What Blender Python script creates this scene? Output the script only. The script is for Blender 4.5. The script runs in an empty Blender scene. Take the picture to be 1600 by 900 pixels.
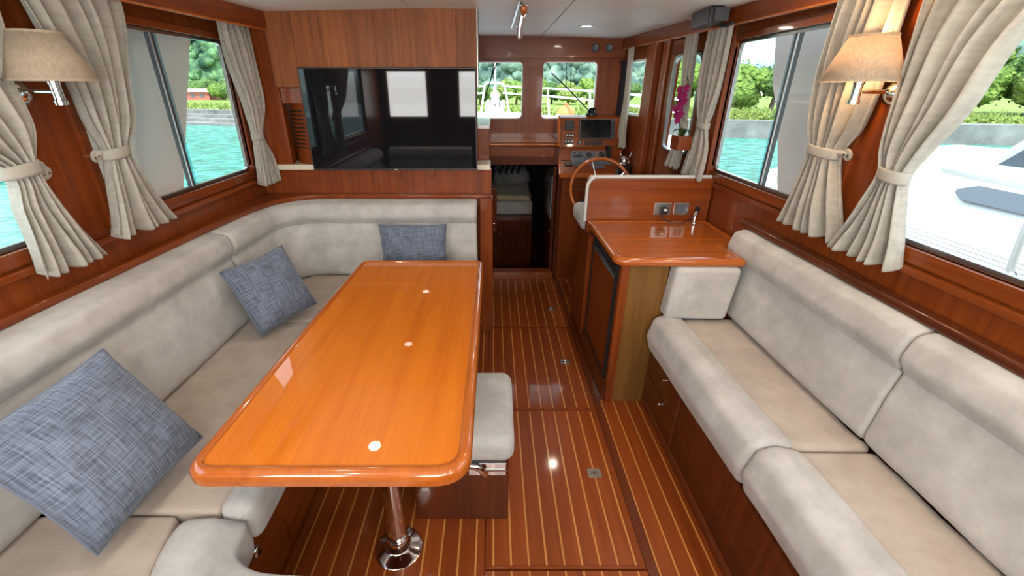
import bpy, bmesh, math, random
from mathutils import Vector, Matrix, noise
PI = math.pi
random.seed(7)
S = bpy.context.scene
COL = S.collection

# ---------------------------------------------------------------- camera
cam_d = bpy.data.cameras.new('camera')
cam = bpy.data.objects.new('camera', cam_d)
COL.objects.link(cam)
cam.location = (0, 0, 1.6)
cam.rotation_euler = (PI/2 - math.atan(312/680), 0, 0)
cam_d.sensor_width = 36
cam_d.lens = 36*680/1600
cam_d.shift_x = 29/1600
cam_d.clip_start = 0.05
cam_d.clip_end = 2000
S.camera = cam

# ---------------------------------------------------------------- view
S.view_settings.view_transform = 'Standard'
S.view_settings.look = 'None'
S.view_settings.gamma = 1
S.view_settings.use_curve_mapping = False
S.view_settings.exposure = 0.52

# ---------------------------------------------------------------- world: bright hazy summer sky with thin cloud
W = bpy.data.worlds.new('sky'); S.world = W; W.use_nodes = True
nt = W.node_tree; nt.nodes.clear()
def wn(t, **k):
    n = nt.nodes.new(t)
    for a, b in k.items(): setattr(n, a, b)
    return n
tc = wn('ShaderNodeTexCoord'); sx = wn('ShaderNodeSeparateXYZ'); nt.links.new(tc.outputs['Generated'], sx.inputs[0])
rmp = wn('ShaderNodeValToRGB'); nt.links.new(sx.outputs['Z'], rmp.inputs[0])
rmp.color_ramp.elements[0].position = 0.0; rmp.color_ramp.elements[0].color = (.86, .93, 1, 1)
rmp.color_ramp.elements[1].position = .8; rmp.color_ramp.elements[1].color = (.42, .62, .95, 1)
cl = wn('ShaderNodeTexNoise'); cl.inputs['Scale'].default_value = 2.2; cl.inputs['Detail'].default_value = 6
nt.links.new(tc.outputs['Generated'], cl.inputs['Vector'])
cr = wn('ShaderNodeValToRGB'); nt.links.new(cl.outputs['Fac'], cr.inputs[0])
cr.color_ramp.elements[0].position = .4; cr.color_ramp.elements[1].position = .62
mx = wn('ShaderNodeMix', data_type='RGBA'); nt.links.new(cr.outputs[0], mx.inputs['Factor'])
nt.links.new(rmp.outputs[0], mx.inputs['A']); mx.inputs['B'].default_value = (1, 1, 1, 1)
bg = wn('ShaderNodeBackground'); bg.inputs['Strength'].default_value = 2.6
nt.links.new(mx.outputs['Result'], bg.inputs['Color'])
wo = wn('ShaderNodeOutputWorld'); nt.links.new(bg.outputs[0], wo.inputs[0])

# ---------------------------------------------------------------- sun (high, from astern)
sd = bpy.data.lights.new('sun', 'SUN'); sd.energy = 4.5; sd.angle = .02; sd.color = (1, .95, .86)
so = bpy.data.objects.new('sun', sd); COL.objects.link(so)
so.rotation_euler = (math.radians(30), math.radians(-2), 0)

# ---------------------------------------------------------------- cabin lamps (recessed ceiling downlights; fixtures built further down)
DOWNLIGHTS = [(-.76, 2.11), (-.76, 1.0), (1.0, 1.9), (1.0, 1.05), (.62, 3.37), (-.76, .05), (.66, .05)]  # only the far-table and helm lamps are known; the rest added for brightness
LAMP_W = 1.7
def lamp_light(x, y, z=1.955):
    l = bpy.data.lights.new('downlight_bulb', 'AREA'); l.shape = 'DISK'; l.size = .07; l.energy = LAMP_W
    l.color = (1, .86, .70); l.spread = PI
    o = bpy.data.objects.new('downlight_bulb', l); COL.objects.link(o); o.location = (x, y, z)

# fill lamps added in the three after windows to brighten the cabin
for (x0, x1, z0, z1, w_) in ((-1.33, -.85, 1.27, 1.79, 11), (-.43, .55, 1.27, 1.79, 22), (.80, 1.2, 1.27, 1.79, 9)):
    al = bpy.data.lights.new('aft_fill_light', 'AREA'); al.shape = 'RECTANGLE'; al.size = x1-x0; al.size_y = z1-z0
    al.energy = w_*.8; al.color = (1, .97, .92)
    ao = bpy.data.objects.new('aft_fill_light', al); COL.objects.link(ao)
    ao.location = ((x0+x1)/2, -.605, (z0+z1)/2); ao.rotation_euler = (math.radians(90), 0, 0)

# ================================================================ helpers
def new_mat(name):
    m = bpy.data.materials.new(name); m.use_nodes = True
    return m, m.node_tree, m.node_tree.nodes['Principled BSDF']
def lk(nt, a, b): nt.links.new(a, b)
def simple(name, col, rough=.5, metal=0, coat=0, emit=None, es=0, spec=None, bump=None, trans=0):
    m, nt, b = new_mat(name)
    b.inputs['Base Color'].default_value = (*col, 1)
    b.inputs['Roughness'].default_value = rough
    b.inputs['Metallic'].default_value = metal
    b.inputs['Coat Weight'].default_value = coat
    b.inputs['Coat Roughness'].default_value = .05
    if spec is not None: b.inputs['Specular IOR Level'].default_value = spec
    if emit: b.inputs['Emission Color'].default_value = (*emit, 1); b.inputs['Emission Strength'].default_value = es
    t = nt.nodes.new('ShaderNodeTexCoord'); n = nt.nodes.new('ShaderNodeTexNoise')
    n.inputs['Scale'].default_value = (bump or (40, .05))[0]; n.inputs['Detail'].default_value = 4
    lk(nt, t.outputs['Object'], n.inputs['Vector'])
    bp = nt.nodes.new('ShaderNodeBump'); bp.inputs['Strength'].default_value = (bump or (40, .02))[1]
    bp.inputs['Distance'].default_value = .01
    lk(nt, n.outputs['Fac'], bp.inputs['Height']); lk(nt, bp.outputs[0], b.inputs['Normal'])
    return m
def wood(name, c1, c2, axis='Z', rough=.25, coat=.5, scale=1.0, rnd=.25, c3=None, coat_rough=.06):
    m, nt, b = new_mat(name)
    t = nt.nodes.new('ShaderNodeTexCoord'); oi = nt.nodes.new('ShaderNodeObjectInfo')
    ad = nt.nodes.new('ShaderNodeVectorMath'); ad.operation = 'ADD'
    mul = nt.nodes.new('ShaderNodeMath'); mul.operation = 'MULTIPLY'; mul.inputs[1].default_value = 37
    lk(nt, oi.outputs['Random'], mul.inputs[0]); lk(nt, t.outputs['Object'], ad.inputs[0]); lk(nt, mul.outputs[0], ad.inputs[1])
    mp = nt.nodes.new('ShaderNodeMapping'); s = [28*scale]*3; s['XYZ'.index(axis)] = 1.3*scale
    mp.inputs['Scale'].default_value = s
    lk(nt, ad.outputs[0], mp.inputs['Vector'])
    n = nt.nodes.new('ShaderNodeTexNoise'); n.inputs['Scale'].default_value = 1; n.inputs['Detail'].default_value = 5
    n.inputs['Distortion'].default_value = .5; lk(nt, mp.outputs[0], n.inputs['Vector'])
    mp2 = nt.nodes.new('ShaderNodeMapping'); s2 = [170*scale]*3; s2['XYZ'.index(axis)] = 5*scale
    mp2.inputs['Scale'].default_value = s2; lk(nt, ad.outputs[0], mp2.inputs['Vector'])
    n2 = nt.nodes.new('ShaderNodeTexNoise'); n2.inputs['Scale'].default_value = 1; n2.inputs['Detail'].default_value = 3
    lk(nt, mp2.outputs[0], n2.inputs['Vector'])
    mx = nt.nodes.new('ShaderNodeMath'); mx.operation = 'MULTIPLY_ADD'; mx.inputs[1].default_value = .35
    lk(nt, n2.outputs['Fac'], mx.inputs[0]); 
    sb = nt.nodes.new('ShaderNodeMath'); sb.operation = 'MULTIPLY_ADD'; sb.inputs[1].default_value = .75; sb.inputs[2].default_value = -.05
    lk(nt, n.outputs['Fac'], sb.inputs[0]); lk(nt, sb.outputs[0], mx.inputs[2])
    r = nt.nodes.new('ShaderNodeValToRGB'); lk(nt, mx.outputs[0], r.inputs[0])
    r.color_ramp.elements[0].position = .3; r.color_ramp.elements[0].color = (*c1, 1)
    r.color_ramp.elements[1].position = .72; r.color_ramp.elements[1].color = (*c2, 1)
    hv = nt.nodes.new('ShaderNodeHueSaturation'); lk(nt, r.outputs[0], hv.inputs['Color'])
    vr = nt.nodes.new('ShaderNodeMath'); vr.operation = 'MULTIPLY_ADD'; vr.inputs[1].default_value = rnd; vr.inputs[2].default_value = 1-rnd/2
    lk(nt, oi.outputs['Random'], vr.inputs[0]); lk(nt, vr.outputs[0], hv.inputs['Value'])
    lk(nt, hv.outputs[0], b.inputs['Base Color'])
    b.inputs['Roughness'].default_value = rough; b.inputs['Coat Weight'].default_value = coat
    b.inputs['Coat Roughness'].default_value = coat_rough; b.inputs['Specular IOR Level'].default_value = .28
    bp = nt.nodes.new('ShaderNodeBump'); bp.inputs['Strength'].default_value = .04; bp.inputs['Distance'].default_value = .002
    lk(nt, n2.outputs['Fac'], bp.inputs['Height']); lk(nt, bp.outputs[0], b.inputs['Normal'])
    return m
def cloth(name, c1, c2, nscale=7, weave=0, bump=.25, rough=.9, wv_scale=300, sheen=.2, streak=None):
    m, nt, b = new_mat(name)
    t = nt.nodes.new('ShaderNodeTexCoord')
    n = nt.nodes.new('ShaderNodeTexNoise'); n.inputs['Scale'].default_value = nscale; n.inputs['Detail'].default_value = 8
    n.inputs['Roughness'].default_value = .65
    lk(nt, t.outputs['Object'], n.inputs['Vector'])
    r = nt.nodes.new('ShaderNodeValToRGB'); lk(nt, n.outputs['Fac'], r.inputs[0])
    r.color_ramp.elements[0].position = .3; r.color_ramp.elements[0].color = (*c1, 1)
    r.color_ramp.elements[1].position = .7; r.color_ramp.elements[1].color = (*c2, 1)
    out = r.outputs[0]; hgt = None
    if weave:
        acc = None
        src = t.outputs['UV'] if streak == 'uv' else t.outputs['Object']
        for sc in ((wv_scale, 14, wv_scale*.25), (14, wv_scale, wv_scale*.25)):
            mp = nt.nodes.new('ShaderNodeMapping'); mp.inputs['Scale'].default_value = sc; lk(nt, src, mp.inputs['Vector'])
            w = nt.nodes.new('ShaderNodeTexNoise'); w.inputs['Scale'].default_value = 1; w.inputs['Detail'].default_value = 2
            lk(nt, mp.outputs[0], w.inputs['Vector'])
            if acc is None: acc = w.outputs['Fac']
            else:
                a = nt.nodes.new('ShaderNodeMath'); a.operation = 'ADD'; lk(nt, acc, a.inputs[0]); lk(nt, w.outputs['Fac'], a.inputs[1]); acc = a.outputs[0]
        r2 = nt.nodes.new('ShaderNodeValToRGB'); mm = nt.nodes.new('ShaderNodeMath'); mm.operation = 'MULTIPLY'; mm.inputs[1].default_value = .5
        lk(nt, acc, mm.inputs[0]); lk(nt, mm.outputs[0], r2.inputs[0])
        r2.color_ramp.elements[0].position = .38; r2.color_ramp.elements[0].color = (1-weave, 1-weave, 1-weave, 1)
        r2.color_ramp.elements[1].position = .6; r2.color_ramp.elements[1].color = (1+weave*.3, 1+weave*.3, 1+weave*.3, 1)
        mc = nt.nodes.new('ShaderNodeMix'); mc.data_type = 'RGBA'; mc.blend_type = 'MULTIPLY'; mc.inputs['Factor'].default_value = 1
        lk(nt, out, mc.inputs['A']); lk(nt, r2.outputs[0], mc.inputs['B']); out = mc.outputs['Result']; hgt = mm.outputs[0]
    lk(nt, out, b.inputs['Base Color']); b.inputs['Roughness'].default_value = rough
    b.inputs['Sheen Weight'].default_value = sheen; b.inputs['Specular IOR Level'].default_value = .25
    if hgt is None:
        f = nt.nodes.new('ShaderNodeTexNoise'); f.inputs['Scale'].default_value = nscale*45; lk(nt, t.outputs['Object'], f.inputs['Vector']); hgt = f.outputs['Fac']
    bp = nt.nodes.new('ShaderNodeBump'); bp.inputs['Strength'].default_value = bump; bp.inputs['Distance'].default_value = .002
    lk(nt, hgt, bp.inputs['Height']); lk(nt, bp.outputs[0], b.inputs['Normal'])
    return m
def glass(name, tint=(.93, .98, .97), refl=.9):
    m = bpy.data.materials.new(name); m.use_nodes = True; nt = m.node_tree; nt.nodes.clear()
    o = nt.nodes.new('ShaderNodeOutputMaterial'); mx = nt.nodes.new('ShaderNodeMixShader')
    tr = nt.nodes.new('ShaderNodeBsdfTransparent'); tr.inputs[0].default_value = (*tint, 1)
    gl = nt.nodes.new('ShaderNodeBsdfGlossy'); gl.inputs['Roughness'].default_value = .02
    lw = nt.nodes.new('ShaderNodeLayerWeight'); lw.inputs[0].default_value = .5
    fr = nt.nodes.new('ShaderNodeMath'); fr.operation = 'POWER'; fr.inputs[1].default_value = 5; lk(nt, lw.outputs['Facing'], fr.inputs[0])
    mu = nt.nodes.new('ShaderNodeMath'); mu.operation = 'MULTIPLY'; mu.inputs[1].default_value = refl
    lk(nt, fr.outputs[0], mu.inputs[0]); lk(nt, mu.outputs[0], mx.inputs[0]); lk(nt, tr.outputs[0], mx.inputs[1]); lk(nt, gl.outputs[0], mx.inputs[2])
    lk(nt, mx.outputs[0], o.inputs[0])
    return m

# colours of the cabin
CH1, CH2 = (.145, .026, .004), (.27, .060, .009)
M = {}
M['wall'] = wood('cherry_vertical', CH1, CH2, 'Z', rnd=.12, coat=.12, rough=.36)
M['wally'] = wood('cherry_lengthways', CH1, CH2, 'Y', rnd=.12, coat=.35, rough=.3)
M['wallx'] = wood('cherry_crossways', CH1, CH2, 'X', rnd=.12, coat=.35, rough=.3)
M['veneer'] = wood('veneer_board', (.15, .042, .012), (.32, .105, .03), 'Z', rnd=.45, scale=1.2, coat=0, rough=.5)
M['table'] = wood('varnished_table', (.52, .118, .004), (.66, .185, .009), 'Y', rough=.4, coat=1, rnd=.02, scale=.9, coat_rough=.02)
M['tedge'] = wood('varnished_edge', (.36, .08, .01), (.50, .13, .018), 'Y', rough=.2, coat=1, rnd=.02, coat_rough=.03)
M['counter'] = wood('varnished_counter', (.36, .075, .008), (.52, .14, .02), 'X', rough=.2, coat=1, rnd=.02, coat_rough=.03)
M['plank'] = wood('floor_teak', (.20, .036, .004), (.31, .066, .009), 'Y', rough=.42, coat=.5, rnd=.22, coat_rough=.07)
M['margin'] = wood('floor_margin', (.11, .022, .006), (.17, .040, .012), 'Y', rough=.28, coat=.6, rnd=.1, coat_rough=.12)
M['holly'] = wood('pale_inlay', (.50, .20, .045), (.66, .30, .08), 'Y', rough=.3, coat=.6, rnd=.05, coat_rough=.12)
M['fridge_end'] = wood('iroko_end_panel', (.13, .058, .012), (.25, .115, .028), 'Z', rough=.4, coat=.2, rnd=.02, scale=1.3)
M['dark'] = wood('dark_mahogany', (.075, .015, .004), (.14, .031, .008), 'Z', rnd=.12, coat=.3)
M['darky'] = wood('dark_mahogany_lengthways', (.07, .016, .006), (.15, .038, .012), 'Y', rnd=.12)
M['suede'] = cloth('beige_microsuede', (.38, .36, .335), (.57, .55, .525), 7, bump=.4)
M['seat'] = cloth('tan_microsuede_seat', (.37, .305, .255), (.50, .43, .37), 7, bump=.4)
M['blue'] = cloth('slate_blue_weave', (.14, .17, .235), (.20, .235, .315), 4, weave=.55, bump=.35, wv_scale=230, streak='uv')
M['linen'] = cloth('oatmeal_linen', (.50, .47, .405), (.57, .54, .475), 3, weave=.16, bump=.15, wv_scale=60, streak='uv')
M['chrome'] = simple('polished_chrome', (.8, .8, .8), .08, 1)
M['alu'] = simple('aluminium_frame', (.42, .43, .43), .35, 1)
M['steel'] = simple('brushed_steel', (.5, .49, .46), .3, 1)
M['black'] = simple('black_plastic', (.012, .012, .014), .35)
M['rubber'] = simple('grey_rubber', (.06, .065, .07), .6)
M['screen'] = simple('dark_glass_screen', (.006, .007, .009), .03, spec=.45, bump=(3, .0))
M['plot'] = simple('plotter_glass', (.004, .006, .006), .1)
M['ceil'] = cloth('cream_headliner', (.78, .745, .69), (.83, .795, .74), 3, bump=.15, rough=.55, sheen=0)
M['cream'] = simple('cream_laminate', (.72, .66, .52), .3)
M['white'] = simple('white_gelcoat', (.90, .92, .93), .25, coat=.3)
M['hullwhite'] = simple('neighbour_gelcoat', (.60, .62, .64), .3, coat=.2)
M['whitecloth'] = simple('white_canvas', (.36, .37, .38), .8)
M['piping'] = simple('white_vinyl_piping', (.62, .60, .55), .35)
M['gauge'] = simple('gauge_grey', (.10, .12, .15), .3)
M['shade'] = cloth('cream_lampshade', (.55, .45, .33), (.64, .53, .40), 6, weave=.15, wv_scale=200)
M['bulb'] = simple('lit_bulb', (1, .8, .5), .4, emit=(1, .62, .28), es=14)
M['lens'] = simple('lit_downlight_lens', (1, .9, .8), .4, emit=(1, .86, .68), es=5)
M['glass'] = glass('window_glass')
M['glass2'] = glass('tinted_overlap_glass', (.62, .78, .86))
M['darkshade'] = simple('dark_blue_screen', (.02, .024, .035), .7)
M['void'] = simple('unlit_lining', (.012, .006, .004), .8)  # near-black colour stands in for shade in the forward cabin and slots
M['magenta'] = simple('magenta_petal', (.28, .006, .10), .55)
M['leaf'] = simple('orchid_leaf', (.03, .08, .02), .45)
M['orange'] = simple('orange_float', (.85, .20, .05), .5)

def translucent(m, f):
    nt = m.node_tree; b = nt.nodes['Principled BSDF']; o = nt.nodes['Material Output']
    t = nt.nodes.new('ShaderNodeBsdfTranslucent'); mx = nt.nodes.new('ShaderNodeMixShader'); mx.inputs[0].default_value = f
    src = b.inputs['Base Color'].links[0].from_socket; lk(nt, src, t.inputs[0])
    lk(nt, b.outputs[0], mx.inputs[1]); lk(nt, t.outputs[0], mx.inputs[2]); lk(nt, mx.outputs[0], o.inputs[0])
translucent(M['linen'], .25); translucent(M['shade'], .35)

class MB:
    def __init__(s): s.v = []; s.f = []; s.uv = None
    def add(s, vs, fs):
        o = len(s.v); s.v += [tuple(v) for v in vs]; s.f += [tuple(i+o for i in f) for f in fs]; return s
    def box(s, x0, x1, y0, y1, z0, z1):
        vs = [(x, y, z) for z in (z0, z1) for y in (y0, y1) for x in (x0, x1)]
        return s.add(vs, [(0,2,3,1),(4,5,7,6),(0,1,5,4),(2,6,7,3),(0,4,6,2),(1,3,7,5)])
    def prism(s, pts, d0, d1, axis='Z'):   # polygon extruded along axis; pts in the other two axes (in xyz order)
        n = len(pts); vs = []
        for d in (d0, d1):
            for a, b in pts:
                vs.append({'Z': (a, b, d), 'Y': (a, d, b), 'X': (d, a, b)}[axis])
        fs = [tuple(range(n)), tuple(range(2*n-1, n-1, -1))] + [(i, i+n, (i+1) % n+n, (i+1) % n) for i in range(n)]
        return s.add(vs, fs)
    def tube(s, pts, r, n=10, closed=False, caps=True):
        pts = [Vector(p) for p in pts]; m = len(pts); vs = []; prev = None
        for i, p in enumerate(pts):
            if closed: t = pts[(i+1) % m]-pts[i-1]
            else: t = pts[min(i+1, m-1)]-pts[max(i-1, 0)]
            t.normalize()
            if prev is None:
                up = Vector((0, 0, 1)) if abs(t.z) < .9 else Vector((1, 0, 0)); a = t.cross(up).normalized()
            else: a = (prev - t*prev.dot(t)).normalized()
            prev = a; b = t.cross(a); rr = r[i] if isinstance(r, (list, tuple)) else r
            for k in range(n):
                an = 2*PI*k/n; vs.append(p + a*math.cos(an)*rr + b*math.sin(an)*rr)
        fs = []
        for i in range(m if closed else m-1):
            j = (i+1) % m
            for k in range(n): fs.append((i*n+k, i*n+(k+1) % n, j*n+(k+1) % n, j*n+k))
        if caps and not closed: fs += [tuple(range(n))[::-1], tuple((m-1)*n+k for k in range(n))]
        return s.add(vs, fs)
    def lathe(s, prof, c, axis=(0, 0, 1), n=24):
        ax = Vector(axis).normalized(); up = Vector((0, 0, 1)) if abs(ax.z) < .9 else Vector((1, 0, 0))
        a = ax.cross(up).normalized(); b = ax.cross(a); c = Vector(c); vs = []; m = len(prof)
        for r, h in prof:
            for k in range(n):
                an = 2*PI*k/n; vs.append(c + ax*h + (a*math.cos(an)+b*math.sin(an))*max(r, 1e-5))
        fs = [(i*n+k, i*n+(k+1) % n, (i+1)*n+(k+1) % n, (i+1)*n+k) for i in range(m-1) for k in range(n)]
        return s.add(vs, fs)
    def slab(s, poly, z0, z1, r=.01, r2=None, k=4, flat=None):   # rounded-edge slab from a closed outline
        r2 = r if r2 is None else r2; rings = []
        for i in range(k+1):
            a = PI/2*i/k; rings.append((r2*(1-math.sin(a)), z0+r2*(1-math.cos(a))))
        for i in range(k+1):
            a = PI/2*i/k; rings.append((r*(1-math.cos(a)), z1-r*(1-math.sin(a))))
        n = len(poly); vs = []
        for ins, z in rings:
            for x, y in offset(poly, ins): vs.append((x, y, z))
        m = len(rings)
        fs = [(i*n+q, i*n+(q+1) % n, (i+1)*n+(q+1) % n, (i+1)*n+q) for i in range(m-1) for q in range(n)]
        fs += [tuple(range(n))[::-1], tuple((m-1)*n+q for q in range(n))]
        return s.add(vs, fs)
    def grid(s, fn, nu, nv, closed_u=False):
        vs = [fn(i/(nu), j/(nv)) for j in range(nv+1) for i in range(nu+1)]
        w = nu+1
        return s.add(vs, [(j*w+i, j*w+i+1, (j+1)*w+i+1, (j+1)*w+i) for j in range(nv) for i in range(nu)])
    def build(s, name, mat, parent=None, smooth=True, bevel=0, angle=40):
        me = bpy.data.meshes.new(name)
        off = Vector((0, 0, 0))
        p = parent
        while p is not None: off += p.location; p = p.parent
        me.from_pydata([tuple(Vector(v)-off) for v in s.v], [], s.f); me.update()
        bm = bmesh.new(); bm.from_mesh(me); bmesh.ops.remove_doubles(bm, verts=bm.verts, dist=1e-5)
        if bevel:
            es = [e for e in bm.edges if len(e.link_faces) == 2 and e.calc_face_angle(0) > .6]
            bmesh.ops.bevel(bm, geom=es, offset=bevel, segments=2, profile=.5, affect='EDGES', clamp_overlap=True)
        bmesh.ops.recalc_face_normals(bm, faces=bm.faces); bm.to_mesh(me); bm.free()
        if smooth:
            if smooth: me.shade_smooth(); me.set_sharp_from_angle(angle=math.radians(angle))
        m = M[mat] if isinstance(mat, str) else mat
        me.materials.append(m)
        o = bpy.data.objects.new(name, me); COL.objects.link(o)
        if parent is not None: o.parent = parent
        if smooth and angle == 40:
            w_ = o.modifiers.new('normals', 'WEIGHTED_NORMAL'); w_.keep_sharp = True; w_.weight = 100
        return o
def offset(poly, d):
    if d == 0: return list(poly)
    n = len(poly); ar = sum(poly[i][0]*poly[(i+1) % n][1]-poly[(i+1) % n][0]*poly[i][1] for i in range(n)); sg = 1 if ar > 0 else -1
    out = []
    for i in range(n):
        p0, p1, p2 = poly[i-1], poly[i], poly[(i+1) % n]
        e1 = (p1[0]-p0[0], p1[1]-p0[1]); e2 = (p2[0]-p1[0], p2[1]-p1[1])
        l1 = math.hypot(*e1) or 1; l2 = math.hypot(*e2) or 1
        n1 = (-e1[1]/l1*sg, e1[0]/l1*sg); n2 = (-e2[1]/l2*sg, e2[0]/l2*sg)
        mx_, my_ = n1[0]+n2[0], n1[1]+n2[1]; L = mx_*mx_+my_*my_ or 1
        kk = min(2/L, 2)
        out.append((p1[0]+mx_*d*kk, p1[1]+my_*d*kk))
    return out
def rpoly(pts, rad, k=6):
    out = []; n = len(pts)
    for i in range(n):
        r = rad[i] if isinstance(rad, (list, tuple)) else rad
        p = Vector(pts[i]); a = (Vector(pts[i-1])-p); b = (Vector(pts[(i+1) % n])-p)
        if r <= 0: out.append(tuple(p)); continue
        la, lb = a.length, b.length; a.normalize(); b.normalize()
        th = a.angle(b); t = min(r/math.tan(th/2), la*.49, lb*.49)
        p1, p2 = p+a*t, p+b*t
        for j in range(k+1):
            u = j/k; q = p1*(1-u)**2 + p*2*u*(1-u) + p2*u*u; out.append((q.x, q.y))
    return out
def rect(x0, x1, y0, y1): return [(x0, y0), (x1, y0), (x1, y1), (x0, y1)]
def tag(o, label, cat, group=None, kind=None):
    o['label'] = label; o['category'] = cat
    if group: o['group'] = group
    if kind: o['kind'] = kind
    return o
def thing(name, label, cat, loc, group=None):
    o = bpy.data.objects.new(name, None); COL.objects.link(o); o.location = loc; o.empty_display_size = .05
    return tag(o, label, cat, group)
def struct(o, label=None):
    o['kind'] = 'structure'
    if label: o['label'] = label
    return o
def box(x0, x1, y0, y1, z0, z1): return MB().box(x0, x1, y0, y1, z0, z1)
def catmull(pts, k=8, closed=False):
    pts = [Vector(p) for p in pts]; out = []; n = len(pts)
    rng = range(n if closed else n-1)
    for i in rng:
        p0 = pts[i-1] if (closed or i > 0) else pts[0]; p1 = pts[i]; p2 = pts[(i+1) % n]; p3 = pts[(i+2) % n] if (closed or i+2 < n) else pts[-1]
        for j in range(k):
            t = j/k
            out.append(.5*((2*p1)+(p2-p0)*t+(2*p0-5*p1+4*p2-p3)*t*t+(3*p1-p0-3*p2+p3)*t**3))
    if not closed: out.append(pts[-1])
    return out
# ================================================================ the setting
XL, XR = -1.45, 1.30
ZW0, ZW1 = 1.152, 1.832
# --- floor: dark bearers, then single planks and pale inlay strips between them
floor = struct(box(-1.5, 1.35, -.6, 3.73, -.06, -.012).build('floor', 'margin', smooth=False))
P_ = .0658
def planks(parent, x0, n, y0, y1, pitch=P_, gap=.0035, z=0.0):
    for i in range(n):
        a, b = x0+i*pitch+gap, x0+(i+1)*pitch-gap
        box(a, b, y0, y1, z-.012, z).build('plank', 'plank', parent, smooth=False)
    mb = MB()
    for i in range(n+1):
        c = x0+i*pitch; mb.box(c-gap, c+gap, y0, y1, z-.012, z-.0004)
    o = mb.build('inlay_strip', 'holly', parent, smooth=False); o['kind'] = 'stuff'
planks(floor, -.7898, 11, -.2, 2.8)
box(-.0625, -.034, -.2, 2.8, -.012, 0).build('plank', 'plank', floor, smooth=False)
planks(floor, 0, 8, -.2, 1.012)
box(-.030, -.0035, -.2, 1.012, -.012, 0).build('plank', 'plank', floor, smooth=False)
box(.5299, .56, -.2, 1.012, -.012, 0).build('plank', 'plank', floor, smooth=False)
planks(floor, .604, 4, -.2, 1.99, pitch=.067)
planks(floor, .604, 2, 1.99, 3.73, pitch=.067)
box(.562, .602, -.2, 3.73, -.012, .001).build('margin_board', 'margin', floor, bevel=.001)
def ring_box(mb, x0, x1, y0, y1, w, z0, z1):
    mb.box(x0, x1, y0, y0+w, z0, z1); mb.box(x0, x1, y1-w, y1, z0, z1)
    mb.box(x0, x0+w, y0+w, y1-w, z0, z1); mb.box(x1-w, x1, y0+w, y1-w, z0, z1)
hl = ['varnished floor hatch nearest the camera, with a square chrome lift ring beside the stool',
      'second varnished floor hatch from the camera, reflecting the windscreen, with a small lift ring',
      'third varnished floor hatch, between the bulkhead end and the fridge cabinet',
      'small varnished floor hatch right at the foot of the companionway step']
for i, (y0, y1, ly) in enumerate([(1.02, 1.886, 1.454), (1.892, 2.784, 2.343), (2.79, 3.38, 3.083), (3.386, 3.722, None)]):
    h = thing('floor_hatch', hl[i], 'hatch', (.26, y0, -.012), 'striped floor hatches down the aisle')
    mb = MB(); mb.box(-.03, .56, y0, y0+.012, -.012, .0005); mb.box(-.03, .56, y1-.012, y1, -.012, .0005); mb.box(-.03, -.0035, y0+.012, y1-.012, -.012, .0008); mb.box(.5299, .56, y0+.012, y1-.012, -.012, .0008)
    mb.build('hatch_border', 'plank', h, smooth=False)
    planks(h, 0, 8, y0+.013, y1-.013, z=.001)
    if ly:
        l = MB(); o = rpoly(rect(.43, .492, ly-.026, ly+.026), .008, 3); l.slab(o, .0008, .0035, .001, k=2)
        lt = l.build('latch_plate', 'steel', h)
        MB().tube(catmull([(.461+.018*math.cos(a*PI/6), ly+.014*math.sin(a*PI/6), .0055) for a in range(12)], 2, True), .0022, 6, closed=True).build('lift_ring', 'steel', lt)
        MB().lathe([(.007, 0), (.006, .0006), (0, .0006)], (.461, ly, .0036)).build('latch_well', 'rubber', lt)
# --- ceiling panels, with a slight ridge
def ceil_panel(x0, x1, z0, z1):
    return MB().prism([(x0, z0), (x1, z1), (x1, z1+.02), (x0, z0+.02)], -.6, 4.15, 'Y')
ce = struct(box(-1.55, 1.45, -.6, 4.2, 2.012, 2.03).build('ceiling', 'ceil', smooth=False))
ceil_panel(-1.5, -.452, 1.972, 1.990).build('ceiling_panel', 'ceil', ce, bevel=.003)
ceil_panel(-.446, .387, 1.990, 1.984).build('ceiling_panel', 'ceil', ce, bevel=.003)
ceil_panel(.393, 1.45, 1.984, 1.960).build('ceiling_panel', 'ceil', ce, bevel=.003)
struct(MB().slab(rpoly(rect(-1.56, 1.44, -2.6, 4.7), .2), 2.04, 2.12, .03).build('roof', 'white'), 'unseen white upper deck roof, sized to shape light at the windows')  # unseen roof, its width set to shape light at windows and supports
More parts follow.
